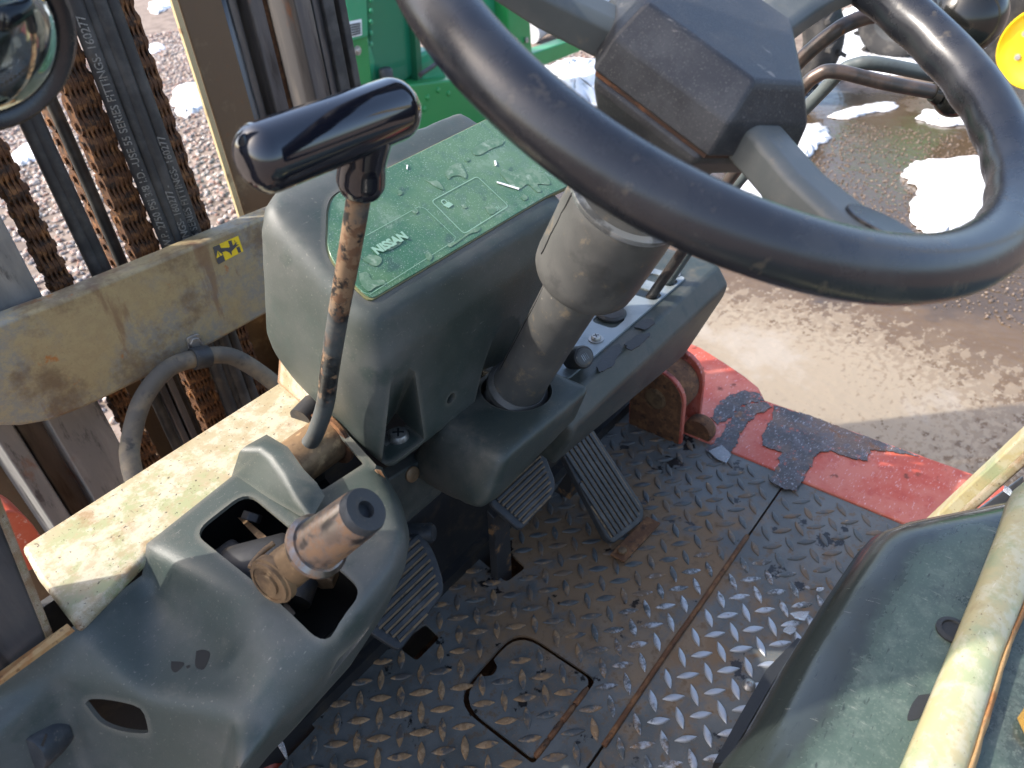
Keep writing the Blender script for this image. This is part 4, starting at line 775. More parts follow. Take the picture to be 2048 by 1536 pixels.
# ================================================================== GEAR LEVER STUB
gs = thing('gear_lever', 'stubby worn chrome gear lever socket with knob missing, tilted over console', 'lever', K(.2, .47, .24))
G0 = Q(*zB(560, 1060), z=.325); G1 = Q(*zB(790, 850), z=.375); G2 = Q(*zB(1085, 670), z=.425)
ga = (G2-G0).normalized(); gl_ = (G2-G0).length
lathe('lever_body', G0, ga, [(.012, -.014), (.0155, -.006), (.0168, .01), (.0150, gl_*.42), (.0140, gl_*.48)], dirtymetal, gs)
lathe('collar', G0+ga*gl_*.42, ga, [(.017, 0), (.0240, .002), (.0240, .005), (.0208, .008)], chrome, gs)
lathe('sleeve', G0+ga*gl_*.46, ga, [(.0192, 0), (.0187, .012), (.0170, gl_*.46), (.0165, gl_*.48)], chrome, gs)
tip = lathe('tip_bush', G0+ga*gl_*.91, ga, [(.0163, 0), (.0163, gl_*.07), (.0152, gl_*.09), (.0068, gl_*.09), (.0062, gl_*.088), (.0062, .004)], pedalm, gs)
pa = (CAMPOS-G0); pa = (pa-ga*pa.dot(ga)).normalized(); pa = (pa+Vector((-.75, -.1, 0))).normalized()
pp = G0+ga*.006
lathe('pivot_washer', pp+pa*.008, pa, [(.0195, 0), (.0195, .006), (.0175, .0065), (.0175, .009), (.0145, .0095), (.0145, .0085), (.0095, .0085), (.0095, .0105)], dirtymetal, gs)
tube('spring_clip', [Q(*zB(*q), z=.335) for q in ((370, 1030), (395, 990), (450, 930), (515, 880))], .0022, dirtymetal, gs, n=8)
hull('fork_plate', [Q(*zB(*q), z=.318) for q in ((365, 1050), (415, 1010), (540, 1190), (600, 1190), (470, 1130))]+[Q(*zB(*q), z=.305) for q in ((365, 1050), (540, 1190), (600, 1190))], dirtymetal, gs)

# ================================================================== RIGHT DASH PANEL AND HYDRAULIC LEVERS
rd = thing('lever_panel', 'dark right dash panel with slotted grey plate for the hydraulic levers', 'dash panel', (.72, .42, .2))
ZR = .345
nl = [P(1205, 806, z=.318), P(1270, 742, z=.318), P(1340, 690, z=.318), P(1456, 562, z=.318)]
y_n = sum(p.y for p in nl)/4
x1 = nl[-1].x; x0 = .50
pr = [(y_n+.004, .300), (y_n, .318), (y_n+.018, ZR), (.50, ZR+.004), (.50, .27), (y_n+.03, .262)]
hull('panel_body', [Vector((x0, y, z)) for y, z in pr]+[Vector((x1-.01, y, z)) for y, z in pr]+[Vector((x1+.012, y+.02, z-.01)) for y, z in pr[1:4]]+[Vector((x1-.09, y_n+.02, .235)), Vector((x0, y_n+.03, .25)), Vector((x1-.12, .48, .235))], plastic_dk, rd, bevel=.005, seg=3, angle=.3)
zp = ZR+.0035
pc = [P(1180, 712, z=zp), P(1212, 692, z=zp), P(1366, 560, z=zp)]
x0p = .545; x1p = P(1366, 553, z=zp).x; y0p = (pc[1].y+pc[2].y)/2
spl = prism('slot_plate', rounded([Vector((x0p, y0p, zp)), Vector((x1p, y0p, zp)), Vector((x1p, y0p+.075, zp)), Vector((x0p, y0p+.075, zp))], .008, 4), (0, 0, -.003), plate, None)
sl1 = P(1298, 589, z=zp); sl2 = P(1331, 562, z=zp); sl3 = P(1220, 640, z=zp)
slots = []
for q, w2, l2_ in ((sl1, .011, .03), (sl2, .011, .03), (sl3, .016, .02)):
    slots.append(rounded([q+Vector(d_) for d_ in ((-w2, -.016, 0), (w2, -.016, 0), (w2, l2_, 0), (-w2, l2_, 0))], .0105, 5))
cut(spl, [prism('c', [p+Vector((0, 0, .01)) for p in s], (0, 0, -.03), None) for s in slots]); setp(spl, rd)
for s in slots: prism('slot_shade_sheet', [p+Vector((0, 0, -.0028)) for p in s], (0, 0, -.0002), black, rd)  # flat black sheets paint the shade in the slots over the solid panel
screw('plate_screw', P(1192, 679, z=zp), (0, 0, 1), .0062, steel, rd); screw('plate_screw', P(1347, 549, z=zp), (0, 0, 1), .0062, steel, rd)
lathe('seal_disc', P(1222, 628, z=zp), (0, -.1, 1), [(.020, 0), (.020, .003), (.017, .006), (.004, .007)], hosem, rd, n=24)
for st in ([(1270, 655), (1290, 640), (1310, 645), (1290, 660)], [(1250, 690), (1275, 672), (1300, 668), (1292, 682), (1262, 700)], [(1190, 735), (1215, 700), (1240, 690), (1238, 715), (1215, 740), (1200, 745)]):
    q = [P(a_, b_, z=ZR+.0015) for a_, b_ in st]
    prism('flaked_patch', blob(q, 4, .0015), (0, 0, .0012), tapem, rd)
ks = thing('ignition_switch', 'small oval ignition key switch beside the column foot', 'switch', P(1168, 712, z=.36))
kp = P(1166, 714, z=.372); kn = Vector((-.35, -.75, .55)).normalized()
lathe('bezel', kp, kn, [(.0135, -.03), (.0135, 0), (.012, .003), (.010, .003)], darkpart, ks, n=28)
lathe('face', kp, kn, [(.0105, .001), (.0105, .004), (.008, .0052), (.0, .0054)], bootm, ks, n=24)
ku = kn.cross(Vector((1, 0, 0))).normalized(); kr = ku.cross(kn)
for i in range(4): c_ = kp+kn*.0056+kr*((i-1.5)*.0022); prism('key_mark', [c_+ku*.004+kr*.0004, c_+ku*.004-kr*.0004, c_-ku*.004-kr*.0004, c_-ku*.004+kr*.0004], kn*.0003, silverm, ks)
def lever(label, base, pix, knob, kr_, m_):
    t = thing('hydraulic_lever', label, 'lever', base, 'hydraulic control levers'); pts = [base]+[P(a_, b_, x=x_) for a_, b_, x_ in pix]
    tube('rod', pts, .0068, m_, t, n=16)
    kd = (pts[-1]-pts[-2]).normalized(); kc = pts[-1]
    lathe('knob', kc-kd*kr_*.9, kd, [(.009, -.006), (.012, 0)]+[(kr_*math.sin(t_), kr_*.9-kr_*math.cos(t_)) for t_ in np.linspace(.5, math.pi-.02, 12)], knobm, t, n=32)
    return t
lever('brown hydraulic lever rod rising highest, ending in the big black ball knob', P(1236, 580, z=.345), [(1330, 440, .70), (1420, 330, .70), (1520, 210, .70), (1603, 118, .705), (1665, 66, .71), (1702, 45, .72), (1750, 30, .73), (1830, 24, .745), (1930, 34, .765)], 0, .032, rodm)
lever('brown hydraulic lever rod bent level, its small knob just behind the wheel rim', Vector((sl1.x, sl1.y, .34)), [(1380, 480, sl1.x-.004), (1440, 385, sl1.x-.006), (1530, 265, sl1.x-.008), (1600, 182, sl1.x-.008), (1632, 152, sl1.x-.006), (1672, 143, sl1.x), (1780, 168, sl1.x+.03), (1912, 192, sl1.x+.07)], 0, .020, rodm)
lever('grey hydraulic lever rod running behind the others, bent level at the top', Vector((sl2.x, sl2.y, .34)), [(1410, 455, sl2.x), (1480, 360, sl2.x), (1560, 270, sl2.x), (1640, 187, sl2.x), (1680, 145, sl2.x), (1708, 130, sl2.x+.004), (1750, 127, sl2.x+.012), (1860, 148, sl2.x+.05), (1960, 168, sl2.x+.08)], 0, .017, rodg)
# ================================================================== ENGINE HOOD
hd = thing('engine_hood', 'glossy dark green plastic engine hood with scuffed top, shadows across it', 'hood', (.3, -.1, 0))
ho = [P(a_, b_, z=.275) for a_, b_ in ((1320, 1700), (1432, 1536), (1486, 1470), (1560, 1338), (1640, 1210), (1700, 1122), (1728, 1092), (1785, 1070), (1890, 1049), (1985, 1030), (2060, 1010))]
ho = [Vector((-.15, ho[0].y+.005, .275))]+ho+[Vector((.70, -.12, .275)), Vector((.70, -.6, .275)), Vector((-.15, -.6, .275))]
hc = Vector((.25, -.25, 0))
def ring(z, e, g=None):
    out = []
    n = len(ho)
    for i, p in enumerate(ho):
        t_ = (ho[(i+1) % n]-ho[i-1]); t_.z = 0; nn = Vector((-t_.y, t_.x, 0)).normalized()
        if nn.dot(p-hc) > 0: nn = -nn
        q = p+nn*e; out.append(Vector((q.x, q.y, z)))
    return out
rings = [ring(.0, .012), ring(.235, .003), ring(.268, .0), ring(.290, .004), ring(.308, .013), ring(.320, .026), ring(.327, .042), ring(.330, .062)]
n = len(ho); v = [p for r_ in rings for p in r_]; f = []
for i in range(len(rings)-1):
    for j in range(n): f.append((i*n+j, i*n+(j+1) % n, (i+1)*n+(j+1) % n, (i+1)*n+j))
f.append(tuple(range((len(rings)-1)*n, len(rings)*n)))
mesh('hood_shell', v, f, hoodm, hd, smooth=True)
for q, r_ in (((1905, 1262), .012), ((1968, 1190), .007)):
    lathe('hood_plug', P(*q, z=.3302), (0, 0, 1), [(r_, 0), (r_, .002), (r_*.7, .003), (r_*.65, .0015), (0, .0015)], tapem, hd, n=24)
q = [P(1288+X*.371, 966+Y*.371, z=.3303) for X, Y in ((1480, 1145), (1560, 1140), (1530, 1200), (1500, 1260), (1420, 1280), (1440, 1200))]
prism('flaked_patch', blob(q, 3), (0, 0, .0005), tapem, hd)
prism('edge_seal', [P(1425, 1536, z=.002), P(1478, 1440, z=.002), P(1530, 1350, z=.002), P(1592, 1286, z=.002), P(1600, 1290, z=.002), P(1545, 1372, z=.002), P(1450, 1536, z=.002)], (0, 0, .012), tapem, hd)
sb = thing('seat_deck_frame', 'cream painted hood frame bar with rusty lower edge beside the dark hood', 'frame bar', (.4, -.05, .33))
L_ = [P(1288+X*.371, 966+Y*.371, z=.352) for X, Y in ((2010, 0), (1940, 200), (1850, 430), (1620, 985), (1390, 1536), (1180, 2050))]
R_ = [P(1288+X*.371, 966+Y*.371, z=.345) for X, Y in ((2330, 0), (2250, 170), (2150, 430), (1950, 930), (1770, 1536), (1570, 2050))]
v = []; f = []
for l, r in zip(L_, R_):
    for t_, h in ((-.02, -.022), (0, -.004), (.10, .005), (.3, .0095), (.6, .0095), (.85, .005), (.985, -.002)): q = l.lerp(r, t_); v.append((q.x, q.y, .347+h))
for i in range(len(L_)-1):
    for j in range(6): f.append((i*7+j, i*7+j+1, (i+1)*7+j+1, (i+1)*7+j))
mesh('bar', v, f, creambar, sb, smooth=True, solid=.003)
v = []; f = []
L2 = [L_[i].lerp(L_[i+1], k/8) for i in range(5) for k in range(8)]; R2 = [R_[i].lerp(R_[i+1], k/8) for i in range(5) for k in range(8)]
for l, r in zip(L2, R2):
    for t_, h in ((.955+random.uniform(-.008, .008), .0012), (1.0, .0005), (1.05, -.004), (1.07, -.012)): q = l.lerp(r, t_); v.append((q.x+random.uniform(-.0004, .0004), q.y+random.uniform(-.0005, .0005), .3475+h))
for i in range(len(L2)-1):
    for j in range(3): f.append((i*4+j, i*4+j+1, (i+1)*4+j+1, (i+1)*4+j))
mesh('rusty_lip', v, f, rustlip, sb, solid=.002, smooth=True)
dkp = tag(prism('deck_mat', [Vector((p.x, p.y-.001, .334)) for p in R_]+[Vector((R_[-1].x, -.5, .334)), Vector((.9, -.5, .334)), Vector((.9, R_[0].y, .334))], (0, 0, -.004), hoodm), 'dark scuffed deck panel on the far side of the rusty cream bar', 'panel')
tag(mesh('foam_scrap', [P(a_, b_, z=.338) for a_, b_ in ((2034, 1436), (2060, 1400), (2060, 1490), (2046, 1462))]+[P(2050, 1440, z=.346)], [(0, 1, 4), (1, 2, 4), (2, 3, 4), (3, 0, 4)], foam), 'torn yellow foam scrap on the dark deck panel', 'foam')
gp2 = thing('guard_pillar', 'cream and pale green guard leg rising behind the red step', 'post', (.87, .03, 0))
# leg: leans rearward, L-section of painted steel
def leg(pts, x, dx, m_, name): return prism(name, [P(a_, b_, x=x) for a_, b_ in pts], (dx, 0, 0), m_, gp2, bevel=.004, seg=2)
d_ = ray(2048, 865)
g0 = P(1838, 1064, x=.86); g1_ = P(2048, 868, x=.86); gd_ = (g1_-g0).normalized()
w0 = P(1893, 1052, x=.86)-g0; w0 -= gd_*w0.dot(gd_)
w0 *= 1.35; lo_ = g0-gd_*.10; hi_ = g0+gd_*1.1
prism('leg_web', [lo_, hi_, hi_+w0, lo_+w0], (.03, 0, 0), creambar, gp2, bevel=.003, seg=2)
prism('leg_flange', [lo_+Vector((-.012, 0, 0))+w0*.55, hi_+Vector((-.012, 0, 0))+w0*.55, hi_+w0+Vector((-.012, 0, 0)), lo_+w0+Vector((-.012, 0, 0))], (.011, 0, 0), cream, gp2, bevel=.003, seg=2)
tag(prism('hood_side_panel', [P(1830, 1070, z=.24), P(1900, 1055, z=.24), P(2050, 945, z=.24), P(2050, 985, z=.22), P(1990, 1030, z=.22)], (0, 0, -.06), plate, bevel=.004), 'grey side panel edge between hood and guard leg', 'panel')
for i_, (a_, b_, s_) in enumerate(((2015, 985, .006), (1960, 1033, .007), (1985, 1100, .004), (1600, 1230, .012), (1580, 1262, .008), (1640, 1180, .006))):
    q = P(a_, b_, z=.28 if i_ < 3 else .003); pts = []
    for j in range(3): pts += [q+Vector((random.uniform(-1, 1)*s_, random.uniform(-1, 1)*s_, random.uniform(0, .6)*s_)) for _ in range(4)]
    tag(hull('ice_chip', pts, icem, None), ['clear ice lump at the upper end of the cream hood bar', 'clear ice chip on the hood corner near the guard leg', 'tiny ice crumb on the hood beside the cream bar', 'largest frost clump on the floor along the hood edge', 'frost crumb on the floor nearest the black hood seal', 'small frost crumb on the floor near the hood corner'][i_], 'ice')

# ================================================================== LEFT GUARD POST
lpz = thing('guard_post', 'dark glossy left guard post at the edge of the cab entry', 'post', K(-.06, .62, .1))
p0 = Q(112, 1292, y=.62); p1 = Q(0, 1006, y=.62); dv = (p1-p0).normalized()
lo_ = p0-dv*.12; hi_ = p0+dv*1.25
prism('post', [lo_, hi_, hi_+Vector((-.26, .03, 0)), lo_+Vector((-.26, .03, 0))], (.0, .055, 0), railm, lpz, bevel=.006, seg=3)
prism('post_trim', [lo_+Vector((.001, -.001, 0)), hi_+Vector((.001, -.001, 0)), hi_+Vector((-.004, -.002, 0)), lo_+Vector((-.004, -.002, 0))], (0, .004, 0), cream, lpz)
tag(prism('red_sill_frame', [P(0, 1420, z=.30), P(18, 1420, z=.30), P(90, 1560, z=.28), P(-60, 1560, z=.28)], (0, 0, -.2), redm), 'red frame edge below the console at the bottom left corner', 'frame')
tag(prism('cream_edge_strip', [P(0, 1415, z=.305), P(12, 1418, z=.305), P(62, 1545, z=.285), P(35, 1545, z=.285)], (0, 0, -.02), cream), 'narrow cream edge strip at the bottom left corner', 'strip')
rt = thing('entry_tube', 'red painted tube under the console beside the front floor corner', 'tube', fl(520, 1530, -.03))
tube('tube', [fl(470, 1620, .0), fl(530, 1535, -.02), fl(545, 1500, -.06)], .022, redm, rt)
for i_, (a_, b_, z_, ln) in enumerate(((548, 1468, .16, .05), (492, 1512, .2, .05), (517, 1490, .18, .012))):
    q = P(a_, b_, z=z_); tag(tube('icicle', [q, q+Vector((.001, -.001, -ln*.5)), q+Vector((0, 0, -ln))], [.0035, .003, .0012], icem, n=8, sm=3), ['longest icicle hanging below the console edge by the cream bracket', 'icicle hanging below the console nearest the bottom of the picture', 'stubby ice bead between the two icicles under the console'][i_], 'icicle')
tag(hull('torn_bracket', [fl(576, 1434, .004), fl(596, 1456, .004), fl(592, 1476, .003), fl(575, 1470, .003), fl(562, 1448, .004), fl(576, 1434, -.004), fl(592, 1476, -.004)], cream), 'broken cream bracket end showing in the floor corner hole', 'bracket')

# ================================================================== MAST
cm = thing('mast_crossmember', 'weathered beige steel mast crossmember with warning sticker and hose clip', 'crossmember', (.4, 1.0, .2))
CY = 1.0
tp = [P(a_, b_, y=CY) for a_, b_ in ((-60, 668), (0, 648), (60, 624), (120, 603), (230, 558), (330, 517), (440, 470), (560, 421), (700, 362))]
bt_ = [P(a_, b_, y=CY) for a_, b_ in ((-60, 846), (0, 852), (40, 853), (100, 843), (160, 820), (222, 792), (330, 738), (440, 680), (555, 616), (700, 540))]
zt = np.mean([p.z for p in tp[3:]])
front = tp+list(reversed(bt_))
prism('plate', front, (0, .040, 0), beige, cm, bevel=.006, seg=3)
ck = P(393, 698, y=CY-.001)
clipn = Vector((0, -1, 0))
prism('hose_clip', rounded([P(a_, b_, y=CY-.001) for a_, b_ in ((370, 675), (397, 665), (415, 722), (388, 735))], .006, 3), (0, -.003, 0), steel, cm, bevel=.0008, seg=2)
hexbolt('clip_bolt', P(388, 684, y=CY-.004), (0, -1, 0), .009, .006, steel, cm)
lathe('clip_band', P(401, 715, y=.978), P(460, 712, y=.975)-P(335, 738, y=.978), [(.0165, -.013), (.0172, -.012), (.0172, .012), (.0165, .013)], pedalm, cm, n=24)
hl = [P(a_, b_, y=y_) for a_, b_, y_ in ((285, 1010, .88), (262, 930, .92), (262, 880, .95), (285, 800, .97), (335, 738, .978), (401, 715, .978), (460, 712, .975), (520, 745, .96), (565, 785, .94), (600, 840, .92))]
tag(tube('looped_hose', hl, .0135, conduit, n=18), 'dusty grey hose looping from the crossmember clip down behind the beam', 'hose')
sk = tag(prism('warning_sticker', [P(400+X*.0781, 440+Y*.0781, y=CY-.0006) for X, Y in ((325, 695), (500, 615), (980, 405), (1110, 800), (650, 1040), (480, 1135), (440, 1080))], (0, .0004, 0), yellow), 'yellow and black hand crush warning sticker on the beige crossmember', 'sticker')
s_ = lambda L: [P(400+X*.0781, 440+Y*.0781, y=CY-.0010) for X, Y in L]
prism('sticker_band', s_([(325, 695), (500, 620), (650, 1040), (480, 1135), (440, 1080)]), (0, .0002, 0), stkgrey, sk)
prism('hand_symbol', s_([(495, 655), (545, 718), (740, 705), (870, 640), (900, 590), (885, 545), (880, 505), (900, 530), (905, 585), (960, 570), (920, 620), (1000, 630), (930, 680), (880, 735), (810, 810), (825, 925), (750, 830), (660, 795), (560, 830)]), (0, .0001, 0), stkgrey, sk)
for L in ([(720, 545), (805, 515), (850, 665), (770, 690)], [(930, 705), (1010, 675), (1060, 820), (985, 850)]): prism('roller_symbol', s_(L), (0, .0001, 0), stkgrey, sk)
prism('alert_triangle', [p+Vector((0, -.0003, 0)) for p in s_([(450, 790), (580, 890), (420, 980)])], (0, .0001, 0), yellow, sk)
prism('alert_mark', [p+Vector((0, -.0005, 0)) for p in s_([(455, 830), (475, 825), (515, 925), (500, 930)])], (0, .0001, 0), stkgrey, sk)
MZ0, MZ1 = -.35, 1.15
def vb(name, label, pxl, pxr, row, y0, y1, m_, cat, par=None, z0=MZ0, z1=MZ1, bev=.003, front=None):
    xl = P(pxl, row, y=y0).x; xr = P(pxr, row, y=y0).x
    o = box(name, (xl, y0, z0), (xr, y1, z1), m_, par, bevel=bev, seg=2)
    if label: tag(o, label, cat)
    return o
# left rail pair seen under and above the crossmember
mr = thing('mast_rail', 'grey steel mast rail at far left passing behind the crossmember', 'mast rail', (.1, 1.1, MZ0))
vb('flange', None, 4, 57, 897, 1.06, 1.20, railg, None, mr); vb('web', None, 58, 126, 897, 1.10, 1.16, railm, None, mr); vb('inner_flange', None, 127, 246, 897, 1.05, 1.22, railg, None, mr)
vb('lip', None, -160, 3, 897, 1.20, 1.23, mastbrown, None, mr)
cr_ = thing('mast_centre_rail', 'brown and cream mast rail with a sunlit cream edge, right of the chains', 'mast rail', (.65, 1.15, MZ0))
vb('rail_web', None, 356, 444, 0, 1.147, 1.175, mastbrown, None, cr_); vb('edge_strip', None, 343, 355, 0, 1.142, 1.150, mastcream, None, cr_, bev=.001)
xr_ = P(444, 0, y=1.15).x; tube('rounded_edge', [(xr_, 1.165, MZ0), (xr_, 1.165, MZ1)], .016, railm, cr_, n=14, sm=0)
rr_ = thing('mast_inner_rail', 'dark brown inner mast rail behind the T grip', 'mast rail', (.78, 1.2, MZ0))
vb('rail_bar', None, 455, 474, 0, 1.17, 1.23, railm, None, rr_); vb('rail_bar', None, 496, 526, 0, 1.15, 1.21, railm, None, rr_); vb('rail_web', None, 524, 578, 0, 1.21, 1.24, rustm, None, rr_); vb('rail_bar', None, 575, 592, 0, 1.19, 1.23, darkpart, None, rr_)
ro = thing('mast_outer_rail', 'dark grooved outer mast rail in front of the green machine', 'mast rail', (.9, 1.15, MZ0))
for a_, b_, y_ in ((588, 622, 1.13), (623, 644, 1.145), (645, 668, 1.135), (669, 676, 1.16), (677, 692, 1.14)): vb('rail_groove_bar', None, a_, b_, 0, y_, y_+.08, railm if a_ < 645 else hosem, None, ro)
tag(box('mast_back_plate', (P(262, 800, y=1.20).x, 1.20, -.45), (.85, 1.22, P(500, 640, y=1.2).z), mastbrown, bevel=.003), 'brown steel plate low behind the looped hose', 'plate')
# chains
def plate_mesh(pit, hw, th, k, off, name):
    # k figure-of-eight plates, spaced along x, spanning one pitch, plus a pin
    v = []; f = []; n = 10
    prof_ = []
    for i in range(n+1): t_ = math.pi*i/n; prof_.append((hw*math.cos(t_), pit*.5+hw*.98*math.sin(t_)))
    prof_.append((-hw*.93, pit*.12)); prof_.append((-hw*.93, -pit*.12))
    for i in range(n+1): t_ = math.pi+math.pi*i/n; prof_.append((hw*math.cos(t_), -pit*.5+hw*.98*math.sin(t_)))
    prof_.append((hw*.93, -pit*.12)); prof_.append((hw*.93, pit*.12)); N = len(prof_)
    for q in range(k):
        x0_ = off+q*th*2.12
        for xx in (x0_, x0_+th):
            b0_ = len(v)
            v += [(xx, y, z) for y, z in prof_]
        bb = len(v)-2*N; f += [tuple(range(bb, bb+N)), tuple(range(bb+2*N-1, bb+N-1, -1))]+[(bb+i, bb+(i+1) % N, bb+N+(i+1) % N, bb+N+i) for i in range(N)]
    for zc in (-pit*.5, pit*.5):
        bb = len(v); n8 = 8; r = hw*.42; xa, xb = -th*1.2, (2*k+1.2)*th*1.06
        for xx in (xa, xb): v += [(xx, r*math.cos(2*math.pi*i/n8), zc+r*math.sin(2*math.pi*i/n8)) for i in range(n8)]
        f += [tuple(range(bb, bb+n8)), tuple(range(bb+2*n8-1, bb+n8-1, -1))]+[(bb+i, bb+(i+1) % n8, bb+n8+(i+1) % n8, bb+n8+i) for i in range(n8)]
    me = bpy.data.meshes.new(name); me.from_pydata(v, [], f); me.update()
    bm = bmesh.new(); bm.from_mesh(me); bmesh.ops.recalc_face_normals(bm, faces=bm.faces); bm.to_mesh(me); bm.free(); me.materials.append(chainm); return me
def chain(label, pxl, pxr, row, y, pit=.027, hw=.0140, z0=-.05, z1=.86):
    xl = P(pxl, row, y=y).x; xr = P(pxr, row, y=y).x; W_ = xr-xl; th = .0032; k = max(1, int(W_/(th*2.12)))
    t = thing('lift_chain', label, 'chain', (xl, y, z0), 'rusty lift chains of the mast'); A = plate_mesh(pit, hw, th, k, 0, 'link'); B = plate_mesh(pit, hw*.97, th*.98, k, th*1.06, 'link')
    z = z0; i = 0
    while z < z1:
        o = bpy.data.objects.new('link', A if i % 2 == 0 else B); COL.objects.link(o); o.location = (xl, y, z); o.rotation_euler = (random.uniform(-.02, .02), 0, 0); setp(o, t); z += pit; i += 1
chain('rusty leaf chain at far left, in shade beside the grey rail', 22, 78, 420, 1.10)
chain('rusty leaf chain with bright sunlit orange side, left of the hoses', 152, 222, 250, 1.10)
chain('rusty leaf chain right of the four black hoses', 240, 290, 60, 1.10)
chain('narrow rusty chain between dark rails behind the T grip', 470, 490, 0, 1.20, z0=.30)
chain('dark rusty chain between ribbed hoses and black bar', 124, 142, 300, 1.16)
# hoses
def hose(label, px, row, y, r, txt=None, rib=False, bend=0.):
    x = P(px, row, y=y).x; pts = [(x+bend*(z-.4)**2+random.uniform(-.0015, .0015), y+random.uniform(-.002, .002), z) for z in np.linspace(MZ0, 1.1, 9)]
    o = tag(tube('hydraulic_hose', pts, r, hosem, n=16, sm=6), label, 'hose', 'black hydraulic hoses of the mast')
    if txt:
        for s, z0_ in txt:
            def fn(u_, w_):
                a_ = w_/r-math.pi/2+.30; zz = z0_+u_
                xx = float(np.interp(zz, [p[2] for p in pts], [p[0] for p in pts])); yy = float(np.interp(zz, [p[2] for p in pts], [p[1] for p in pts]))
                return Vector((xx-math.cos(a_)*(r+.0012), yy+math.sin(a_)*(r+.0012), zz))
            text_mesh('print', s, .0135, ink, o, fn, bold=.0002)
    return o
t1 = 'XBK 560-6 W.P. 2750 PSI 3/8 I.D. -USE 55 SERIES FITTINGS- 160277'
hose('first black hydraulic hose from the left of four, its print worn white', 146, 0, 1.07, .0105, [(t1, .33)])
hose('second black hydraulic hose of four, plain and dark', 170, 0, 1.075, .0105)
hose('third black hydraulic hose of four, with faint print near the crossmember', 195, 0, 1.07, .0105, [('FITTINGS- 160277 -', .37)])
hose('fourth black hydraulic hose of four, beside the rusty chain', 221, 0, 1.075, .0105, [('USE 55 SERIES FITTINGS- 160277', .36)])
hose('flat ribbed black hose, left one of the pair beside the snow patch', 118, 380, 1.10, .0095)
hose('flat ribbed black hose, right one of the pair beside the snow patch', 136, 380, 1.10, .0095)
hose('glossy black hose squeezed between the rusty chains at left', 158, 330, 1.13, .0085)
for i_, (a_, l_) in enumerate(((345, 'thin dark tube on the left of two below the crossmember'), (366, 'thin dark tube on the right of two below the crossmember'))):
    x = P(a_, 819, y=1.08).x; tag(box('guide_tube', (x-.006, 1.08, -.3), (x+.006, 1.10, .30), railm, bevel=.003), l_, 'tube')
# mast foot lumps at lower left
fk = tag(box('fork_carriage', (-.45, 1.9, -.50), (.25, 2.05, -.28), rustm, bevel=.01), 'rusty fork carriage bar low beyond the mast at left', 'carriage')
tag(box('carriage_plate', (-.45, 1.75, -.52), (.40, 1.9, -.49), steel, bevel=.004), 'scraped grey steel plate low beyond the mast at left', 'plate')
wg = [P(a_, b_, y=.80) for a_, b_ in ((-20, 1040), (15, 1022), (45, 1030), (75, 1062), (100, 1120), (-20, 1160))]
tag(prism('wing_frame', blob(wg, 4), (0, .05, 0), redm, bevel=.003), 'red rounded frame plate behind the left guard post', 'frame')

# ================================================================== MIRROR (top left, close to the lens)
mi = thing('rear_mirror', 'round convex mirror in a thick black rim at the top left corner', 'mirror', P(-60, 60, y=.42))
MC = P(-42, 78, y=.44); MN = ((CAMPOS-MC).normalized()+(Vector((.40, .10, .30))-MC).normalized()).normalized()
MR = ((P(153, 95, pl=(MC, MN))-MC).length)
lathe('rim', MC, MN, [(MR-.010, -.02), (MR-.002, -.018), (MR, -.006), (MR-.002, .003), (MR-.005, .005), (MR-.010, .003), (MR-.012, .000)], rubber, mi, n=72, caps=False)
lathe('glass', MC, MN, [((MR-.011)*math.sin(t_), .010*math.cos(t_)+.001) for t_ in np.linspace(math.pi/2, .02, 14)], mirrorm, mi, n=64)
lathe('housing', MC, MN, [(MR*.3, -.045), (MR*.8, -.035), (MR-.002, -.018)], pedalm, mi, n=48)
tube('stalk', [MC-MN*.04, MC-MN*.10+Vector((-.1, .02, .05)), MC+Vector((-.35, .10, .05))], .008, rodg, mi)

# ================================================================== GREEN MACHINE
gm_ = thing('green_machine', 'bright green farm machine with drum housing and riveted beam beyond the mast', 'farm machine', (2.7, 3.0, GZ))
Y3 = 3.0
def gq(px, py, y=Y3): return P(px, py, y=y)
prism('side_panel', [gq(672, -20), gq(722, -20), gq(735, 60), gq(752, 235), gq(715, 300), gq(700, 170)], (0, .06, 0), gmach, gm_, bevel=.01)
prism('top_panel', [gq(680, -30), gq(726, -30), gq(731, 72), gq(702, 80)], (0, -.02, 0), gmach2, gm_, bevel=.004)
lb = prism('label', [gq(694, 44, 2.976), gq(723, 38, 2.976), gq(724, 70, 2.976), gq(703, 75, 2.976)], (0, .002, 0), whitep, gm_)
for k in range(5):
    t_ = .15+.16*k; A_ = gq(698, 44, 2.974).lerp(gq(705, 75, 2.974), t_); B_ = gq(720, 40, 2.974).lerp(gq(722, 70, 2.974), t_); prism('label_line', [A_, B_, B_+Vector((0, 0, -.008)), A_+Vector((0, 0, -.008))], (0, -.001, 0), stkgrey, lb)
screw('panel_bolt', gq(715, 101, 2.995), (0, -1, 0), .014, steel, gm_, phillips=False)
dr0 = gq(728, 60, 3.02); dr1 = gq(838, 60, 3.02)
lathe('drum', Vector((dr0.x, 3.55, .02)), (1, 0, 0), [(.30, 0), (.52, .0), (.52, dr1.x-dr0.x-.03), (.50, dr1.x-dr0.x), (.30, dr1.x-dr0.x)], gmach2, gm_, n=48)
prism('drum_guard', [gq(728, -30, 3.03), gq(826, -30, 3.03), gq(832, 150, 3.03), gq(800, 172, 3.03), gq(748, 172, 3.03)], (0, .05, 0), mat('machine_deep_green', (.012, .15, .075), .3), gm_, bevel=.02, seg=3)
lathe('rubber_stop', gq(775, 165, 2.98), (0, 0, 1), [(.03, -.05), (.035, 0), (.035, .06), (.028, .07)], pedalm, gm_, n=18)
prism('gear_cover', [gq(833, 110), gq(870, 95), gq(900, 160), gq(840, 165)], (0, .4, 0), gmach2, gm_, bevel=.02)
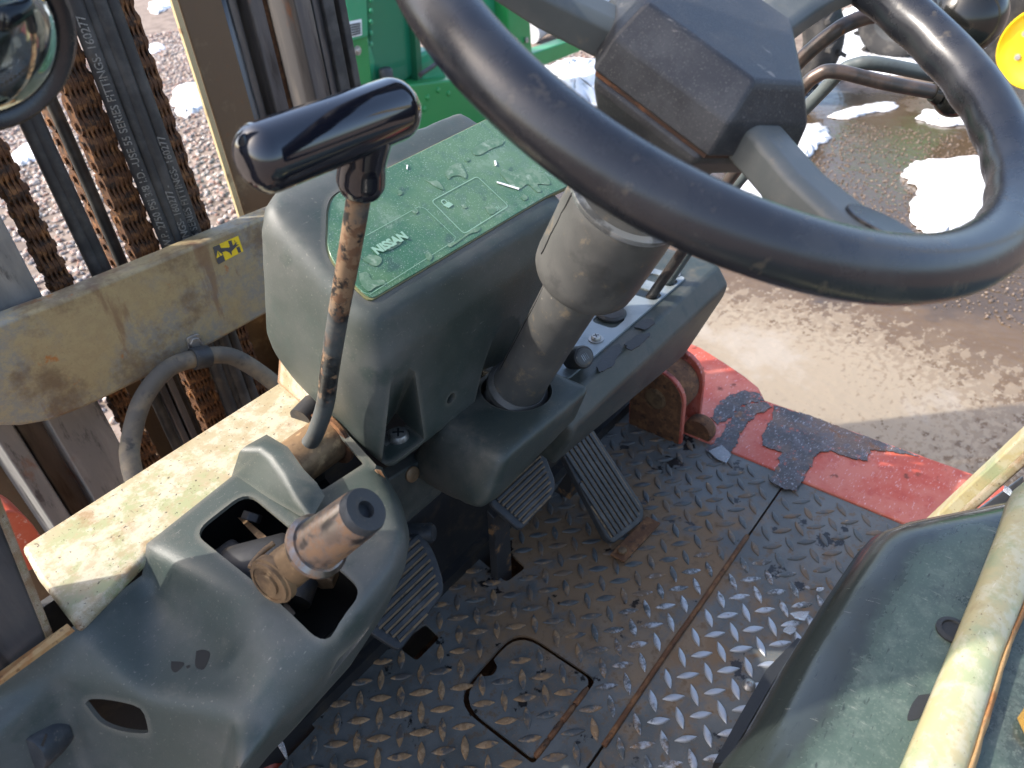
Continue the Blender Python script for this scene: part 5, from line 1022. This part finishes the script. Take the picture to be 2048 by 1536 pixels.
prism('beam', [gq(800, 172, 2.9), gq(960, 152, 2.9), gq(990, 250, 2.9), gq(830, 320, 2.9)], (0, .35, 0), gmach, gm_, bevel=.012)
for a_, b_ in ((855, 195), (876, 180), (897, 187), (848, 218)): lathe('rivet', gq(a_, b_, 2.9), (0, -1, 0), [(.016, 0), (.013, .008), (.005, .012)], gmach, gm_, n=14)
prism('post', [gq(950, -30, 3.2), gq(990, -30, 3.2), gq(1000, 60, 3.2), gq(960, 60, 3.2)], (0, .1, 0), gmach2, gm_, bevel=.01)
prism('tall_post', [gq(1012, -30, 3.1), gq(1057, -30, 3.1), gq(1066, 125, 3.1), gq(1032, 135, 3.1), gq(1018, 60, 3.1)], (.0, .16, 0), gmach, gm_, bevel=.012)
prism('frame_back', [gq(985, -30, 3.4), gq(1020, -30, 3.4), gq(1025, 80, 3.4), gq(990, 70, 3.4)], (0, .1, 0), gmach, gm_)
for a_, b_, c_, d__ in ((900, -30, 925, 150), (965, 40, 1040, 95)): tube('frame_tube', [gq(a_, b_, 3.25), gq(c_, d__, 3.25)], .028, gmach, gm_, n=12, sm=0)
tube('hydraulic_line', [gq(840, 150, 2.88), gq(880, 120, 2.95), gq(930, 60, 3.05), gq(940, -30, 3.1)], .012, hosem, gm_, n=10)
prism('flange', [gq(824, -30, 2.99), gq(834, -30, 2.99), gq(846, 165, 2.99), gq(836, 168, 2.99)], (0, .08, 0), mat('machine_shadow_green', (.012, .10, .045), .4), gm_)
for b_ in (0, 22, 44, 66, 88): lathe('panel_rivet', gq(742, b_, 3.02), (0, -1, 0), [(.012, 0), (.010, .006), (.003, .008)], gmach2, gm_, n=12)
for a_, b_ in ((1020, 10), (1045, 10), (1028, 80), (1052, 80)): hexbolt('post_bolt', gq(a_, b_, 3.095), (0, -1, 0), .018, .012, steel, gm_)
prism('lower_arm', [gq(1050, 112, 3.1), gq(1148, 78, 3.1), gq(1175, 92, 3.1), gq(1158, 104, 3.1), gq(1072, 138, 3.1)], (0, .12, 0), gmach, gm_, bevel=.01)
tag(tube('pale_pipe', [gq(1058, 62, 4.2), gq(1090, 40, 4.2), gq(1150, 18, 4.3), gq(1220, 0, 4.4)], .11, palegrey, n=20), 'pale grey pipe on the ground behind the green machine', 'pipe')
lathe('rubber_foot', gq(1130, 70, 3.3), (1, .2, .1), [(.06, 0), (.08, .02), (.08, .10), (.05, .12)], tyrem, gm_, n=18)

# ================================================================== TRACTOR AND TYRES BEYOND
def tyre(par, c_, ax_, R, W_, lugs=18):
    lathe('tyre', Vector(c_)-Vector(ax_)*W_/2, ax_, [(R*.48, .03), (R*.6, .005), (R*.8, -.01), (R*.9, .0), (R*.96, W_*.1), (R*.985, W_*.3), (R*.99, W_*.5), (R*.985, W_*.7), (R*.96, W_*.9), (R*.9, W_), (R*.8, W_+.01), (R*.6, W_-.005), (R*.48, W_-.03)], tyrem, par, n=56, caps=False)
    A = Vector(ax_).normalized(); u_ = Vector((0, 0, 1)); w2 = A.cross(u_)
    for k in range(lugs):
        for sg in (0, 1):
            t0 = 2*math.pi*(k+.5*sg)/lugs; v = []
            for (aa, oo) in ((.02, .0), (.52, .14)):
                for dt in (-.035, .035):
                    for rr in (R*.95, R*1.045):
                        t_ = t0+oo+dt; off = (aa-.5)*W_ if sg == 0 else (.5-aa)*W_; v.append(Vector(c_)+A*off+(u_*math.cos(t_)+w2*math.sin(t_))*rr)
            mesh('tread_lug', v, [(0, 1, 3, 2), (4, 6, 7, 5), (0, 4, 5, 1), (2, 3, 7, 6), (0, 2, 6, 4), (1, 5, 7, 3)], tyrem, par)
tr = thing('tractor', 'tractor with black lugged tyres and yellow wheel rim at the top right corner', 'tractor', (6.4, .9, GZ))
wc = P(2098, 88, z=GZ+.40); wax = (CAMPOS-wc); wax.z = 0; wax.normalize(); wax = (wax+Vector((-.1, .25, 0))).normalized()
tyre(tr, wc, wax, .40, .28, 14)
TRW = wc
lathe('wheel_rim', wc+wax*.06, wax, [(.185, 0), (.198, .05), (.19, .058), (.178, .042), (.15, .02), (.07, .015), (.065, .035), (.0, .04)], yrim, tr, n=48)
for k in range(6): a_ = k*math.pi/3; u_ = Vector((0, 0, 1)); w2 = wax.cross(u_); hexbolt('wheel_bolt', wc+wax*.075+(u_*math.cos(a_)+w2*math.sin(a_))*.11, wax, .016, .02, steel, tr)
w3 = P(1805, 28, z=GZ+.28); tyre(tr, w3, wax, .28, .22, 14)
lathe('wheel_rim', w3+wax*.05, wax, [(.165, 0), (.172, .05), (.14, .04), (.05, .02), (0, .03)], pedalm, tr, n=32)
hull('body', [w3+Vector(q) for q in ((.8, -.2, .30), (1.5, -.2, .30), (.8, .5, .30), (1.5, .5, .30), (.8, -.1, .6), (1.5, .5, .6), (.8, .5, .6))]+[wc+Vector(q) for q in ((1.0, .2, .2), (1.4, .2, .6), (1.4, -.4, .2))], gmach, tr)
w4 = P(1572, 80, z=GZ+.33); sw2 = thing('spare_tyre', 'upright black lugged tyre showing right of the wheel hub', 'tyre', (w4.x, w4.y, GZ)); tyre(sw2, w4, wax, .33, .24, 14)

# ================================================================== CAB ROOF GUARD (casts the bar shadows seen on the hood)
